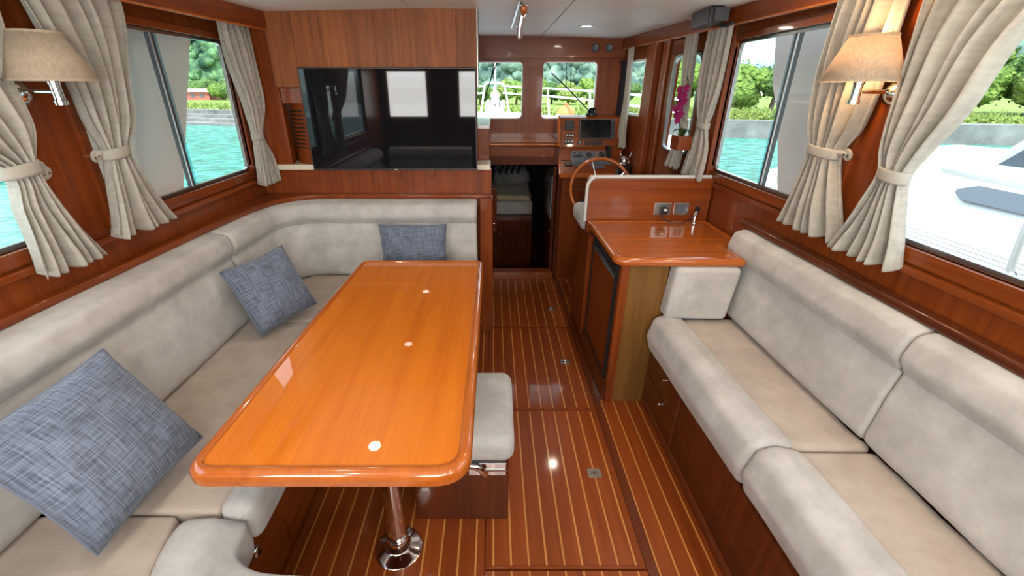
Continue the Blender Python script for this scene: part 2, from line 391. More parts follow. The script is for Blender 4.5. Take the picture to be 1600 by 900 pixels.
# --- side walls (each with two window openings)
def side_wall(name, xi, xo, spans, y0, y1):
    a, b = min(xi, xo), max(xi, xo); mb = MB()
    mb.box(a, b, y0, y1, -.05, ZW0); mb.box(a, b, y0, y1, ZW1, 2.0)
    e = [y0]+[v for s_ in spans for v in s_]+[y1]
    for i in range(0, len(e), 2): mb.box(a, b, e[i], e[i+1], ZW0, ZW1)
    return struct(mb.build(name, 'wall', smooth=False))
side_wall('wall_left', XL, XL-.036, [(.15, 1.40), (1.63, 2.68)], -.6, 2.86)
side_wall('wall_right', XR, XR+.036, [(.15, 1.42), (1.66, 2.66)], -.6, 2.76)
struct(box(XL-.06, XL, 2.86, 4.15, -.05, 2.0).build('wall_left_forward', 'wall', smooth=False))
def mrect(x0, x1, z0, z1, r, k=5): return rpoly(rect(x0, x1, z0, z1), r, k)
def ring_prism(mb, inner, outer, d0, d1, axis):
    n = len(inner); f = {'Y': lambda p, d: (p[0], d, p[1]), 'X': lambda p, d: (d, p[0], p[1]), 'Z': lambda p, d: (p[0], p[1], d)}[axis]
    vs = [f(p, d0) for p in inner]+[f(p, d0) for p in outer]+[f(p, d1) for p in inner]+[f(p, d1) for p in outer]
    fs = []
    for i in range(n):
        j = (i+1) % n
        fs += [(i, j, n+j, n+i), (2*n+i, 3*n+i, 3*n+j, 2*n+j), (i, 2*n+i, 2*n+j, j), (n+i, n+j, 3*n+j, 3*n+i)]
    return mb.add(vs, fs)
def side_window(name, x, sg, y0, y1, mull):
    z0, z1 = ZW0, ZW1
    mb = MB(); ring_prism(mb, mrect(y0+.014, y1-.014, z0+.014, z1-.014, .035), mrect(y0-.001, y1+.001, z0-.001, z1+.001, .002), x+sg*.016, x+sg*.034, 'X')
    w = struct(mb.build(name, 'alu'))
    # wooden casing proud of the wall
    mb = MB(); ring_prism(mb, mrect(y0, y1, z0, z1, .03), mrect(y0-.035, y1+.035, z0-.045, z1+.03, .02), x-sg*.012, x+sg*.014, 'X')
    mb.build('casing', 'wally', w, bevel=.003)
    g = box(min(x+sg*.030, x+sg*.034), max(x+sg*.030, x+sg*.034), y0+.01, y1-.01, z0+.01, z1-.01).build('pane', 'glass', w, smooth=False)
    if mull:
        box(min(x+sg*.018, x+sg*.046), max(x+sg*.018, x+sg*.046), mull-.017, mull+.003, z0+.01, z1-.01).build('mullion', 'rubber', w, bevel=.003)
        box(min(x+sg*.014, x+sg*.022), max(x+sg*.014, x+sg*.022), mull-.023, mull-.016, z0+.01, z1-.01).build('mullion_bead', 'alu', w, bevel=.001)
        box(min(x+sg*.040, x+sg*.043), max(x+sg*.040, x+sg*.043), mull, mull+.05, z0+.01, z1-.01).build('sliding_pane_edge', 'glass2', w, smooth=False)
    return w
side_window('window_1', XL, -1, 1.63, 2.68, 2.16)
side_window('window_2', XL, -1, .15, 1.40, None)
side_window('window_3', XR, 1, 1.66, 2.66, 2.185)
side_window('window_4', XR, 1, .15, 1.42, None)
for nm, x0, x1, ya, yb in (('trim_1', XL, XL+.022, -.6, 2.8), ('trim_2', XR-.022, XR, -.6, 2.57)):
    struct(box(x0, x1, ya, yb, 1.075, 1.10).build(nm, 'wally', bevel=.006))
# valances under the ceiling
def valance(name, inner, xo):
    mb = MB(); n = len(inner); sg = 1 if xo > 0 else -1
    pts = inner+[(x+sg*.02, y) for x, y in inner[::-1]]
    mb.prism(pts, 1.892, 2.0)
    v = struct(mb.build(name, 'wally', bevel=.002))
    MB().prism([(x-sg*.003, y) for x, y in inner]+[(x+sg*.023, y) for x, y in inner[::-1]], 1.884, 1.893).build('valance_highlight', 'counter', v, bevel=.002)  # paler wood stands in for the highlight along the lower edge
valance('trim_3', [(-1.40, -.6), (-1.375, 1.2), (-1.335, 1.86), (-1.235, 2.75)], XL)
valance('trim_4', [(1.262, -.6), (1.256, 1.2), (1.245, 1.86), (1.17, 2.79), (1.055, 4.1)], XR)
# ledges above the seat backs
led = [(-1.45, -.6), (-1.418, -.6), (-1.42, 1.1), (-1.385, 2.05), (-1.355, 2.42), (-1.31, 2.58), (-1.22, 2.69), (-1.08, 2.745), (-.09, 2.75), (-.012, 2.75), (-.012, 2.8), (-1.45, 2.8)]
struct(MB().slab(led, .962, .992, .008).build('trim_5', 'wally'))
led = rpoly([(XR, 2.15), (1.238, 2.15), (1.268, -.6), (XR, -.6)], [0, .03, 0, 0], 5)
struct(MB().slab(led, .972, 1.004, .010).build('trim_6', 'darky'))
# --- television bulkhead
bw = struct(box(XL, -.012, 2.80, 2.86, -.01, 1.135).build('wall_bulkhead', 'wall', smooth=False))
box(-1.45, -1.255, 2.80, 2.86, 1.135, 2.0).build('corner_panel', 'wall', bw, smooth=False)
box(-1.26, -.10, 2.935, 2.96, 1.165, 2.0).build('recess_panel', 'wall', bw, smooth=False)
box(-1.24, -1.10, 2.795, 2.802, 1.02, 1.12).build('lower_panel', 'wallx', bw, smooth=False)
MB().slab(rpoly(rect(-.092, -.004, 2.735, 2.86), .012, 3), .0, .965, .004).build('end_post', 'wall', bw)
sh = box(-1.45, -.018, 2.785, 2.97, 1.135, 1.168).build('shelf', 'cream', bw, bevel=.004)
# upper locker with book-matched veneer boards
uc = thing('overhead_locker', 'wide overhead wooden locker of striped veneer boards above the television', 'cabinet', (-.67, 2.76, 1.605))
box(-1.255, -.094, 2.764, 2.92, 1.605, 1.97).build('body', 'wall', uc, smooth=False)
xs = [-1.25+.149*i for i in range(8)]+[-.092]
for i in range(8):
    zt = 1.99
    box(xs[i]+.0006, xs[i+1]-.0006, 2.75, 2.764, 1.607, zt).build('veneer_board', 'veneer', uc, smooth=False)
box(-.094, -.086, 2.755, 2.92, 1.605, 1.99).build('lit_edge_strip', 'alu', uc, bevel=.002)  # pale metal stands in for the locker's brightly lit end face
# louvred curved panel
lv = thing('louvre_panel', 'curved wooden panel with a column of dark louvre slots left of the television', 'vent', (-1.13, 2.93, 1.168))
prof = []
def arc(cx, cy, r, a0, a1, n=14): return [(cx+r*math.cos(math.radians(a0+(a1-a0)*i/n)), cy+r*math.sin(math.radians(a0+(a1-a0)*i/n))) for i in range(n+1)]
MB().prism(arc(-1.12, 2.93, .135, 180, 290)+[(-1.0, 2.93)], 1.168, 1.604).build('curved_panel', 'wall', lv)
for i in range(10):
    z = 1.262+i*.0232; w0 = 196+max(0, 3-i)*7
    a = arc(-1.12, 2.93, .1357, w0, 262, 8); b = arc(-1.12, 2.93, .130, w0, 262, 8)
    MB().prism(a+b[::-1], z, z+.009).build('slot', 'void', lv)
# --- forward bulkhead, counter and windscreen wall
fb = MB(); fb.box(.545, 1.2, 3.73, 3.77, -.05, .92); fb.box(-.03, .545, 3.73, 3.77, 1.02, 1.16); fb.box(-.03, .545, 3.73, 3.77, -.4, .055); fb.box(-1.45, -.03, 3.73, 3.77, -.05, 1.16)
fbo = struct(fb.build('wall_forward', 'dark', smooth=False))
box(-.02, .54, 3.685, 3.80, -.01, .062).build('step_board', 'plank', fbo, bevel=.006)
MB().slab(rpoly([(-.45, 3.695), (.49, 3.695), (.545, 3.66), (.545, 4.10), (-.45, 4.10)], [.01, .03, .01, 0, 0], 4), 1.168, 1.20, .012).build('dash_counter', 'counter', fbo)
box(-.03, .50, 3.70, 3.73, 1.09, 1.168).build('counter_fascia', 'wallx', fbo, bevel=.003)
WF = [(-.92, -.42), (-.25, .256), (.412, .885)]
mb = MB(); mb.box(-1.5, 1.15, 4.10, 4.16, 1.1, 1.35); mb.box(-1.5, 1.15, 4.10, 4.16, 1.808, 2.0)
e = [-1.5]+[v for s_ in WF for v in s_]+[1.15]
for i in range(0, len(e), 2): mb.box(e[i], e[i+1], 4.10, 4.16, 1.35, 1.808)
struct(mb.build('wall_windscreen', 'wall', smooth=False))
for i, (a, b) in enumerate(WF):
    mb = MB(); ring_prism(mb, mrect(a+.006, b-.006, 1.356, 1.802, .04), mrect(a-.002, b+.002, 1.348, 1.81, .002), 4.096, 4.16, 'Y')
    w = struct(mb.build('window_%d' % (5+i), 'wall'))
    mb = MB(); ring_prism(mb, mrect(a+.012, b-.012, 1.362, 1.796, .035), mrect(a+.002, b-.002, 1.352, 1.806, .04), 4.12, 4.15, 'Y')
    mb.build('frame', 'white', w)
    box(a, b, 4.138, 4.142, 1.35, 1.808).build('pane', 'glass', w, smooth=False)
struct(MB().prism([(-1.5, 1.83), (1.1, 1.83), (1.1, 2.0), (-1.5, 2.0)], 4.075, 4.10, 'Y').build('trim_7', 'wallx', smooth=False))
# --- helm side wall (tapering inboard) with door and window
def hx(y): return 1.252-.124*(y-2.75)
def hw(mb, y0, y1, z0, z1, xin=0, th=.02):
    return mb.prism([(hx(y0)-xin, y0), (hx(y1)-xin, y1), (hx(y1)+th, y1), (hx(y0)+th, y0)], z0, z1)
mb = MB()
hw(mb, 2.64, 2.86, -.05, 2.0); hw(mb, 2.86, 3.19, -.05, 1.215); hw(mb, 2.86, 3.19, 1.79, 2.0); hw(mb, 3.19, 3.62, -.05, 2.0)
hw(mb, 3.62, 4.12, -.05, 1.40); hw(mb, 3.62, 4.12, 1.80, 2.0)
# open the wall where the saloon window ends (fills only above/below)
hwall = struct(mb.build('wall_helm', 'wall', smooth=False))
d = MB(); hw(d, 2.80, 3.25, .0, 1.21, .018, 0); hw(d, 2.80, 2.857, 1.21, 1.80, .018, 0); hw(d, 3.195, 3.25, 1.21, 1.80, .018, 0); hw(d, 2.80, 3.25, 1.80, 1.88, .018, 0)
door = struct(d.build('door_1', 'wall', bevel=.002))
def hring(inner, outer, xi, xo, mat, name, par):
    mb = MB(); n = len(inner); vs = []
    for xx in (xi, xo):
        for y, z in inner: vs.append((hx(y)+xx, y, z))
        for y, z in outer: vs.append((hx(y)+xx, y, z))
    fs = []
    for i in range(n):
        j = (i+1) % n; fs += [(i, j, n+j, n+i), (2*n+i, 3*n+i, 3*n+j, 2*n+j), (i, 2*n+i, 2*n+j, j), (n+i, n+j, 3*n+j, 3*n+i)]
    return mb.add(vs, fs).build(name, mat, par)
hring(mrect(2.868, 3.182, 1.223, 1.782, .06), mrect(2.855, 3.195, 1.21, 1.795, .05), -.022, .0, 'alu', 'window_frame', door)
mb = MB(); hw(mb, 2.86, 3.19, 1.215, 1.79, -.02, .024); mb.build('pane', 'glass', door, smooth=False)
for y0, y1, dd in ((3.28, 3.345, .035), (3.40, 3.50, .06), (3.545, 3.60, .03)):
    mb = MB(); hw(mb, y0, y1, .0, 1.90, dd, 0); mb.build('door_post', 'wall', hwall, bevel=.012)
w = hring(mrect(3.64, 4.10, 1.415, 1.785, .03), mrect(3.62, 4.118, 1.40, 1.80, .01), -.01, .045, 'white', 'window_8', None); struct(w)
mb = MB(); hw(mb, 3.63, 4.11, 1.41, 1.79, -.02, .024); mb.build('pane', 'glass', w, smooth=False)
mb = MB(); hw(mb, 3.93, 4.085, 1.37, 1.81, .022, -.012); mb.build('sun_blind', 'darkshade', w, bevel=.004)
struct(box(hx(2.6)-.004, XR+.02, 2.62, 2.77, .0, 1.135).build('trim_8', 'wall', smooth=False))
# --- after end of the saloon (behind the camera, mirrored in the television)
mb = MB(); mb.box(-1.5, 1.35, -.66, -.6, -.05, 1.25) ; mb = MB()
WA = [(-1.33, -.85), (-.43, .55), (.80, 1.2)]
mb.box(-1.5, 1.35, -.66, -.6, 1.80, 2.0)
e = [-1.5]+[v for s_ in WA for v in s_]+[1.35]
for i in range(0, len(e), 2): mb.box(e[i], e[i+1], -.66, -.6, -.05, 1.80)
mb.box(-1.33, -.85, -.66, -.6, -.05, 1.26); mb.box(.80, 1.2, -.66, -.6, -.05, 1.26)
mb.box(-.43, .55, -.66, -.6, -.05, 1.26)
struct(mb.build('wall_aft', 'dark', smooth=False))
for i, (a, b, z0) in enumerate([(-1.33, -.85, 1.26), (-.43, .55, 1.26), (.80, 1.2, 1.26)]):
    mb = MB(); ring_prism(mb, mrect(a+.02, b-.02, z0+.02, 1.78, .04), mrect(a, b, z0, 1.80, .002), -.65, -.61, 'Y')
    w = struct(mb.build('window_%d' % (9+i), 'alu'))
    box(a, b, -.632, -.628, z0, 1.80).build('pane', 'glass', w, smooth=False)
# --- forward cabin seen through the companionway
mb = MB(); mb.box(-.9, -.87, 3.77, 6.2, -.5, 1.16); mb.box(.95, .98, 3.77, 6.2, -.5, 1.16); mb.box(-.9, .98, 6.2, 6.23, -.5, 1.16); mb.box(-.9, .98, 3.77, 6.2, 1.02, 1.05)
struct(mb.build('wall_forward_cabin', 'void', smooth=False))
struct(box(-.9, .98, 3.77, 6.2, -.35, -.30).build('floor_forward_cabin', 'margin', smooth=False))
# --- skirting under the seats is part of each seat base
for (x, y) in DOWNLIGHTS:
    zc = 1.972+.018*(x+1.5)/1.05 if x < -.449 else (1.990-.006*(x+.446)/.833 if x < .39 else 1.984-.024*(x-.393)/1.057)
    where = {(.62, 3.37): 'over the helm seat'}.get((x, y), 'ahead' if y > 1.8 else 'aft')
    names = {(-.76, 2.11): 'over the far end of the dining table', (-.76, 1.0): 'added as fill over the near end of the dining table', (1.0, 1.9): 'added as fill over the far end of the right sofa',
             (1.0, 1.05): 'added as fill over the near end of the right sofa', (.62, 3.37): 'in front of the helm, seen in the ceiling', 
             (-.76, .05): 'added as fill behind the camera on the dinette side', (.66, .05): 'added as fill behind the camera on the sofa side'}
    t = thing('ceiling_downlight', 'small round recessed ceiling downlight ' + names[(x, y)], 'ceiling light', (x, y, zc), 'recessed ceiling downlights')
    MB().lathe([(.036, .0), (.038, -.004), (.046, -.006), (.050, -.002), (.050, .004)], (x, y, zc)).build('rim', 'alu', t)
    MB().lathe([(.0, -.001), (.036, -.001), (.036, .004)], (x, y, zc)).build('lens', 'lens', t)
    lamp_light(x, y, zc-.012)
# ================================================================ cushions
def extrude(profile, fmap, L0, L1, r=.03, n=14, k=4):
    """profile: closed list of (a,b); fmap(a,b,s)->xyz; ends pulled in over r"""
    st = []
    for i in range(k+1):
        a = PI/2*i/k; st.append((L0+r*(1-math.sin(a)) if False else L0+r*(1-math.cos(a)), r*(1-math.sin(a))))
    for i in range(1, n): st.append((L0+r+(L1-L0-2*r)*i/n, 0))
    for i in range(k+1):
        a = PI/2*(1-i/k); st.append((L1-r*(1-math.cos(a)), r*(1-math.sin(a))))
    m = MB(); N = len(profile); vs = []
    for s_, ins in st:
        for a, b in offset(profile, ins*.8): vs.append(fmap(a, b, s_))
    q = len(st)
    fs = [(i*N+j, i*N+(j+1) % N, (i+1)*N+(j+1) % N, (i+1)*N+j) for i in range(q-1) for j in range(N)]
    fs += [tuple(range(N))[::-1], tuple((q-1)*N+j for j in range(N))]
    return m.add(vs, fs)
def wob(x, y, z, a=.004, s=5):
    return a*noise.noise(Vector((x*s, y*s, z*s)))
def jitter(mb, a=.004, s=5):
    mb.v = [(x+wob(x, y, z+9, a, s), y+wob(x+5, y, z, a, s)*.5, z+wob(x, y+7, z, a, s)) for x, y, z in mb.v]; return mb
# profiles (a = metres inboard of the seat-back line, b = height)
def back_profiles(zs, zt=.962, zm=.83, am=-.028, k=0):
    pad = rpoly([(am, zs+.002), (.135-k, zs+.002), (.115-k, zm-.10), (.085-k*.7, zm+.004), (am, zm+.004)], [.01, .045, .1, .01, .01], 5)
    head = rpoly([(am, zm+.0), (.088-k*.7, zm+.0), (.122-k*.7, zm+.05), (.10-k*.7, zt-.012), (.03, zt), (am, zt)], [.01, .010, .05, .04, .02, .005], 5)
    return pad, head
def back_cushion(name, label, fmap, s0, s1, zs, loc, group, n=14, mat='suede', am=-.028, k=0, zt=.962):
    t = thing(name, label, 'cushion', loc, group)
    pad, head = back_profiles(zs, zt=zt, am=am, k=k)
    jitter(extrude(pad, fmap, s0, s1, .018, n)).build('lower_pad', mat, t, angle=60)
    jitter(extrude(head, fmap, s0, s1, .022, n)).build('head_roll', mat, t, angle=60)
    return t
# ---- starboard (right-hand) sofa
def rmap(a, b, s_): return (1.255+.02*(2.0-s_)/1.0*.9-a, s_, b)
gp = 'beige back cushions of the right sofa'
back_cushion('back_cushion', 'long beige back cushion of the right sofa, between fridge cabinet and the seam', rmap, 1.081, 2.07, .55, (1.22, 1.5, .55), gp, am=-.003, k=.045, zt=.972)
back_cushion('back_cushion', 'beige back cushion of the right sofa cut off by the right edge of the photo', rmap, .05, 1.078, .55, (1.22, .6, .55), gp, am=-.003, k=.045, zt=.972)
def seat_cushion(label, y0, y1, loc, group):
    t = thing('seat_cushion', label, 'cushion', loc, group)
    pad = rpoly([(1.225, .405), (.925, .405), (.925, .548), (1.225, .545)], [.01, .01, .014, .02], 4)
    bol = rpoly([(.94, .385), (.80, .37), (.775, .46), (.80, .56), (.86, .578), (.94, .556)], [.01, .03, .06, .05, .05, .015], 5)
    def m1(a, b, s_):
        dip = 0
        if b > .5:   # soft creases running across the seat towards the seam
            dip = .007*math.sin(s_*34+a*22+3*noise.noise(Vector((a*6, s_*3, 0))))*max(0, noise.noise(Vector((a*3, s_*2.2, 4)))+.25)
        return (a+.03*(1.95-s_)/.9*(a < .95), s_, b+dip)
    jitter(extrude(pad, m1, y0+.004, y1-.004, .02, 60), .005, 4).build('seat_pad', 'seat', t, angle=60)
    jitter(extrude(bol, lambda a, b, s_: (a+.032*(1.95-s_)/.9, s_, b), y0, y1, .032, 20), .006, 4).build('front_bolster', 'suede', t, angle=60)
gp = 'beige seat cushions of the right sofa'
seat_cushion('beige seat cushion of the right sofa, the one against the fridge cabinet', 1.055, 1.935, (1.0, 1.5, .39), gp)
seat_cushion('beige seat cushion of the right sofa, nearest the camera at the lower right corner', .05, 1.052, (1.0, .6, .39), gp)
t = thing('arm_cushion', 'square beige arm cushion hanging on the end of the fridge cabinet', 'cushion', (1.0, 1.92, .55))
m = MB(); pl = rpoly([(.84, .565), (1.145, .558), (1.172, .834), (.86, .834)], .03, 6)
n = len(pl); rings = [(0.0, 1.955), (0, 1.905)]+[(.022*(1-math.cos(PI/2*i/4)), 1.905-.022*math.sin(PI/2*i/4)) for i in range(1, 5)]
vs = [(x, yy, z) for ins, yy in rings for x, z in offset(pl, ins)]
m.add(vs, [(i*n+q, i*n+(q+1) % n, (i+1)*n+(q+1) % n, (i+1)*n+q) for i in range(len(rings)-1) for q in range(n)]+[tuple(range(n))[::-1], tuple((len(rings)-1)*n+q for q in range(n))])
m.build('pad', 'suede', t, angle=60)
# base of the right sofa
t = thing('sofa_base', 'dark wooden base under the right sofa with two small chrome-knobbed drawers', 'sofa base', (1.05, 1.0, 0))
box(.835, 1.29, .0, 1.955, .0, .368).build('carcass', 'dark', t, smooth=False)
box(.828, .838, .0, 1.955, .0, .05).build('plinth', 'margin', t, smooth=False)
for z0, z1, kz in ((.225, .375, .355), (.065, .215, .215)):
    dr = MB().slab(rpoly(rect(1.55, 1.93, z0, z1), .004, 2), -.01, .006, .003)
    dr.v = [(.829-z, x, y) for x, y, z in dr.v]
    dd = dr.build('drawer', 'dark', t)
    MB().lathe([(.0, .020), (.008, .019), (.009, .014), (.005, .010), (.005, 0)], (.825, 1.70, kz-.02), (-1, 0, 0), 14).build('knob', 'chrome', dd)
# ---- port (left-hand) dinette seating
def lmap(a, b, s_): return (-1.415+.008*s_+a*1.0, s_, b)
gp = 'beige back cushions of the dinette'
back_cushion('back_cushion', 'long beige back cushion under the left windows, behind the large blue pillow', lmap, .12, 2.045, .485, (-1.35, 1.2, .48), gp)
# corner piece follows a rounded path
R_ = .30
P0 = Vector((-1.395, 2.055)); path_L1 = 2.735-R_-2.055
cxy = Vector((-1.395+R_, 2.735-R_))
LEN1 = path_L1; ARC = PI/2*R_; LEN2 = (-.105)-cxy.x
def cmap(a, b, s_):
    if s_ < LEN1: return (-1.395+a, 2.055+s_, b)
    if s_ < LEN1+ARC:
        th = (s_-LEN1)/R_; r = R_-a; return (cxy.x-r*math.cos(th), cxy.y+r*math.sin(th), b)
    return (cxy.x+(s_-LEN1-ARC), 2.735-a, b)
back_cushion('corner_back_cushion', 'curved beige back cushion wrapping the far corner below the television', cmap, 0, LEN1+ARC+LEN2, .485, (-1.1, 2.6, .48), gp, n=50)
# seat pads
def sweep_bolster(path, hw_, z0, z1, r=.045, n=24):
    """rounded roll following a plan path"""
    P = [Vector((p[0], p[1])) for p in path]; sp = catmull([Vector((p.x, p.y, 0)) for p in P], 10); L = [0]
    for i in range(1, len(sp)): L.append(L[-1]+(sp[i]-sp[i-1]).length)
    def at(s_):
        i = 0
        while i < len(L)-2 and L[i+1] < s_: i += 1
        f = (s_-L[i])/(L[i+1]-L[i]); q = sp[i].lerp(sp[i+1], f)
        t0 = (sp[min(i+1, len(sp)-1)]-sp[max(i-1, 0)]).normalized(); t1 = (sp[min(i+2, len(sp)-1)]-sp[i]).normalized(); t_ = t0.lerp(t1, f).normalized()
        return q, Vector((t_.y, -t_.x, 0))
    zt = z1-z0
    prof = rpoly([(-hw_, z0+.02), (hw_*.8, z0), (hw_*1.0, z0+.55*zt), (hw_*.86, z1-.004), (0, z1+.006), (-hw_, z1-.018)], [.015, .03, .05, .05, .08, .02], 5)
    def fm(a, b, s_):
        q, nn = at(s_); return (q.x-nn.x*a, q.y-nn.y*a, b)
    return extrude(prof, fm, 0, L[-1], r, n)
def lseat(label, poly_pad, path, loc, z=.49, hwid=.056):
    t = thing('seat_cushion', label, 'cushion', loc, 'beige seat cushions of the dinette')
    MB().slab(poly_pad, z-.125, z, .014, k=3).build('seat_pad', 'seat', t, angle=60)
    jitter(sweep_bolster(path, hwid, z-.135, z+.012), .003).build('front_bolster', 'suede', t, angle=60)
def dens(p, step=.06):
    out = []
    for i in range(len(p)):
        a, b = Vector(p[i]), Vector(p[(i+1) % len(p)]); n_ = max(1, int((b-a).length/step))
        out += [tuple(a+(b-a)*j/n_) for j in range(n_)]
    return out
lseat('beige seat cushion along the left side, between the large pillow and the table',
      dens(rpoly([(-1.31, .872), (-.795, .872), (-.795, 1.995), (-1.31, 1.995)], .02, 3)),
      [(-.745, 1.998), (-.745, 1.6), (-.745, 1.2), (-.745, .866)], (-1.0, 1.4, .36))
lseat('beige corner seat cushion under the middle blue pillow, running below the television',
      dens(rpoly([(-1.31, 2.003), (-.795, 2.003), (-.70, 2.16), (-.11, 2.20), (-.11, 2.64), (-1.15, 2.64), (-1.31, 2.50)], [.02, .02, .12, .02, .02, .06, .06], 6)),
      [(-.12, 2.135), (-.4, 2.13), (-.62, 2.11), (-.72, 2.06), (-.745, 2.003)], (-.8, 2.4, .36))
lseat('beige seat cushion with a rounded end at the lower left corner of the photo',
      dens(rpoly([(-1.31, .862), (-.905, .862), (-.86, .66), (-.72, .50), (-.25, .49), (-.25, .12), (-1.31, .12)], [.02, .02, .1, .1, .01, .02, .02], 5)),
      [(-.26, .59), (-.48, .592), (-.64, .61), (-.75, .675), (-.79, .76), (-.795, .858)], (-.9, .5, .36), hwid=.105)
# back cushion of the after return, behind the camera
def amap(a, b, s_): return (s_, .0+a, b)
back_cushion('back_cushion', 'beige back cushion of the after dinette seat, behind the camera', amap, -1.25, -.26, .485, (-.8, .05, .48), gp)
# base joinery
t = thing('dinette_base', 'cherry wood seat base under the left dinette cushions, with chrome pull', 'seat base', (-1.0, 1.3, 0))
mb = MB(); mb.prism([(-1.44, .10), (-.28, .10), (-.28, .63), (-.755, .66), (-.755, 2.05), (-.10, 2.12), (-.10, 2.72), (-1.44, 2.72)], .0, .352)
mb.build('carcass', 'wally', t, smooth=False)
box(-.757, -.748, .70, 1.05, .06, .32).build('door', 'wally', t, bevel=.003)
dd = box(-.757, -.748, 1.08, 1.60, .06, .32).build('door', 'wally', t, bevel=.003)
box(-.754, -.738, .68, 2.0, .0, .035).build('skirting', 'wally', t, bevel=.004)
kb = MB().lathe([(.0, .010), (.016, .009), (.022, .004), (.023, 0)], (-.748, .90, .27), (1, 0, 0), 18).build('pull_ring', 'chrome', t)
MB().lathe([(.0, .0105), (.009, .0105)], (-.748, .90, .27), (1, 0, 0), 12).build('pull_well', 'black', kb)
# ---- scatter pillows
def pillow(label, c, ux, uy, w, h, th, seed):
    ux = Vector(ux).normalized(); uy = Vector(uy); uy = (uy-ux*uy.dot(ux)).normalized(); nn = ux.cross(uy); c = Vector(c); N = 28
    mb = MB(); vs = []; uvs = []
    for side in (1, -1):
        for j in range(N+1):
            for i in range(N+1):
                u, v = i/N*2-1, j/N*2-1
                pu = u*(1-.055*(1-v*v)**1*abs(u)**2); pv = v*(1-.055*(1-u*u)*abs(v)**2)
                hgt = (max(0, (1-u**2)*(1-v**2)))**.42*th/2
                wr = 1+.16*noise.noise(Vector((u*2+seed, v*2, side)))
                hgt *= wr; hgt += .004*noise.noise(Vector((u*6, v*6+seed, side*3)))*(1-max(abs(u), abs(v))**6)
                vs.append(c+ux*pu*w/2+uy*pv*h/2+nn*side*hgt)
                uvs.append(((u+1)*.5*w, (v+1)*.5*h))
    W1 = N+1; fs = []
    for s_ in range(2):
        o = s_*W1*W1
        for j in range(N):
            for i in range(N): fs.append((o+j*W1+i, o+j*W1+i+1, o+(j+1)*W1+i+1, o+(j+1)*W1+i))
    mb.add(vs, fs)
    me = bpy.data.meshes.new('scatter_pillow'); me.from_pydata([tuple(v-c) for v in vs], [], fs)
    uvl = me.uv_layers.new(name='UVMap')
    for l in me.loops: uvl.data[l.index].uv = uvs[l.vertex_index]
    bm = bmesh.new(); bm.from_mesh(me); bmesh.ops.remove_doubles(bm, verts=bm.verts, dist=1e-4); bmesh.ops.recalc_face_normals(bm, faces=bm.faces); bm.to_mesh(me); bm.free()
    me.shade_smooth(); me.materials.append(M['blue'])
    o = bpy.data.objects.new('scatter_pillow', me); COL.objects.link(o); o.location = c
    tag(o, label, 'pillow', 'slate blue scatter pillows')
    # piped edge
    e = []
    for i in range(N*4):
        q, f = divmod(i, N); tt = f/N*2-1
        u, v = [(tt, -1), (1, tt), (-tt, 1), (-1, -tt)][q]
        pu = u*(1-.055*(1-v*v)*abs(u)**2); pv = v*(1-.055*(1-u*u)*abs(v)**2); e.append(c+ux*pu*w/2+uy*pv*h/2)
    MB().tube(e, .0035, 6, closed=True).build('piped_edge', 'blue', o)
    return o
A, B, C_ = Vector((-1.19, 1.11, .895)), Vector((-.985, 1.085, .545)), Vector((-1.02, .715, .525))
pillow('large slate blue woven pillow standing on one corner at the left edge of the photo', (A+C_)/2+Vector((.02, 0, 0)), B-C_, A-B, .39, .40, .17, 1)
A, B, C_ = Vector((-1.12, 2.14, .85)), Vector((-.935, 2.17, .545)), Vector((-1.105, 1.84, .515)) 
pillow('slate blue woven pillow leaning in the seat corner beside the cushion seam', (A+C_)/2+Vector((0, -.005, .0)), B-C_, A-B, .345, .35, .14, 5)
pillow('slate blue woven pillow below the television, half hidden behind the table', (-.49, 2.545, .672), (1, 0, 0), (0, .06, 1), .41, .36, .12, 9)
# ================================================================ dining table
t = thing('dining_table', 'glossy varnished orange wood dining table on a chrome pedestal', 'table', (-.36, 1.5, 0))
o_ = [(-.768, .765), (-.056, .765), (-.050, 2.225), (-.722, 2.225)]
rr = [.07, .10, .05, .06]
outer = rpoly(o_, rr, 8)
MB().slab(offset(outer, .03), .722, .747, .003).build('tabletop', 'table', t)
mb = MB(); n = len(outer)
prof = [(.034, .7475), (.030, .7515), (.022, .7530), (.012, .7505), (.004, .744), (0, .735), (0, .714), (.004, .709), (.05, .709)]
vs = [(x, y, z) for ins, z in prof for x, y in offset(outer, ins)]
mb.add(vs, [(i*n+q, i*n+(q+1) % n, (i+1)*n+(q+1) % n, (i+1)*n+q) for i in range(len(prof)-1) for q in range(n)])
mb.build('edge_moulding', 'tedge', t)
MB().slab(offset(outer, .04), .700, .722, .002).build('underside', 'dark', t)
for py in (1.10, 1.86):
    px = -.362
    pd = MB().lathe([(.033, .06), (.033, .70)], (px, py, 0), n=28).build('pedestal', 'chrome', t)
    MB().lathe([(.0, .0), (.088, .0), (.089, .004), (.080, .009), (.052, .016), (.043, .022), (.041, .030), (.041, .062), (.037, .070), (.033, .071)], (px, py, 0), n=36).build('floor_flange', 'chrome', pd)
    MB().lathe([(.036, .072), (.038, .076), (.038, .084), (.034, .088)], (px, py, 0), n=28).build('collar', 'chrome', pd)
    MB().lathe([(.033, .68), (.07, .69), (.075, .70)], (px, py, 0), n=28).build('top_flange', 'chrome', pd)
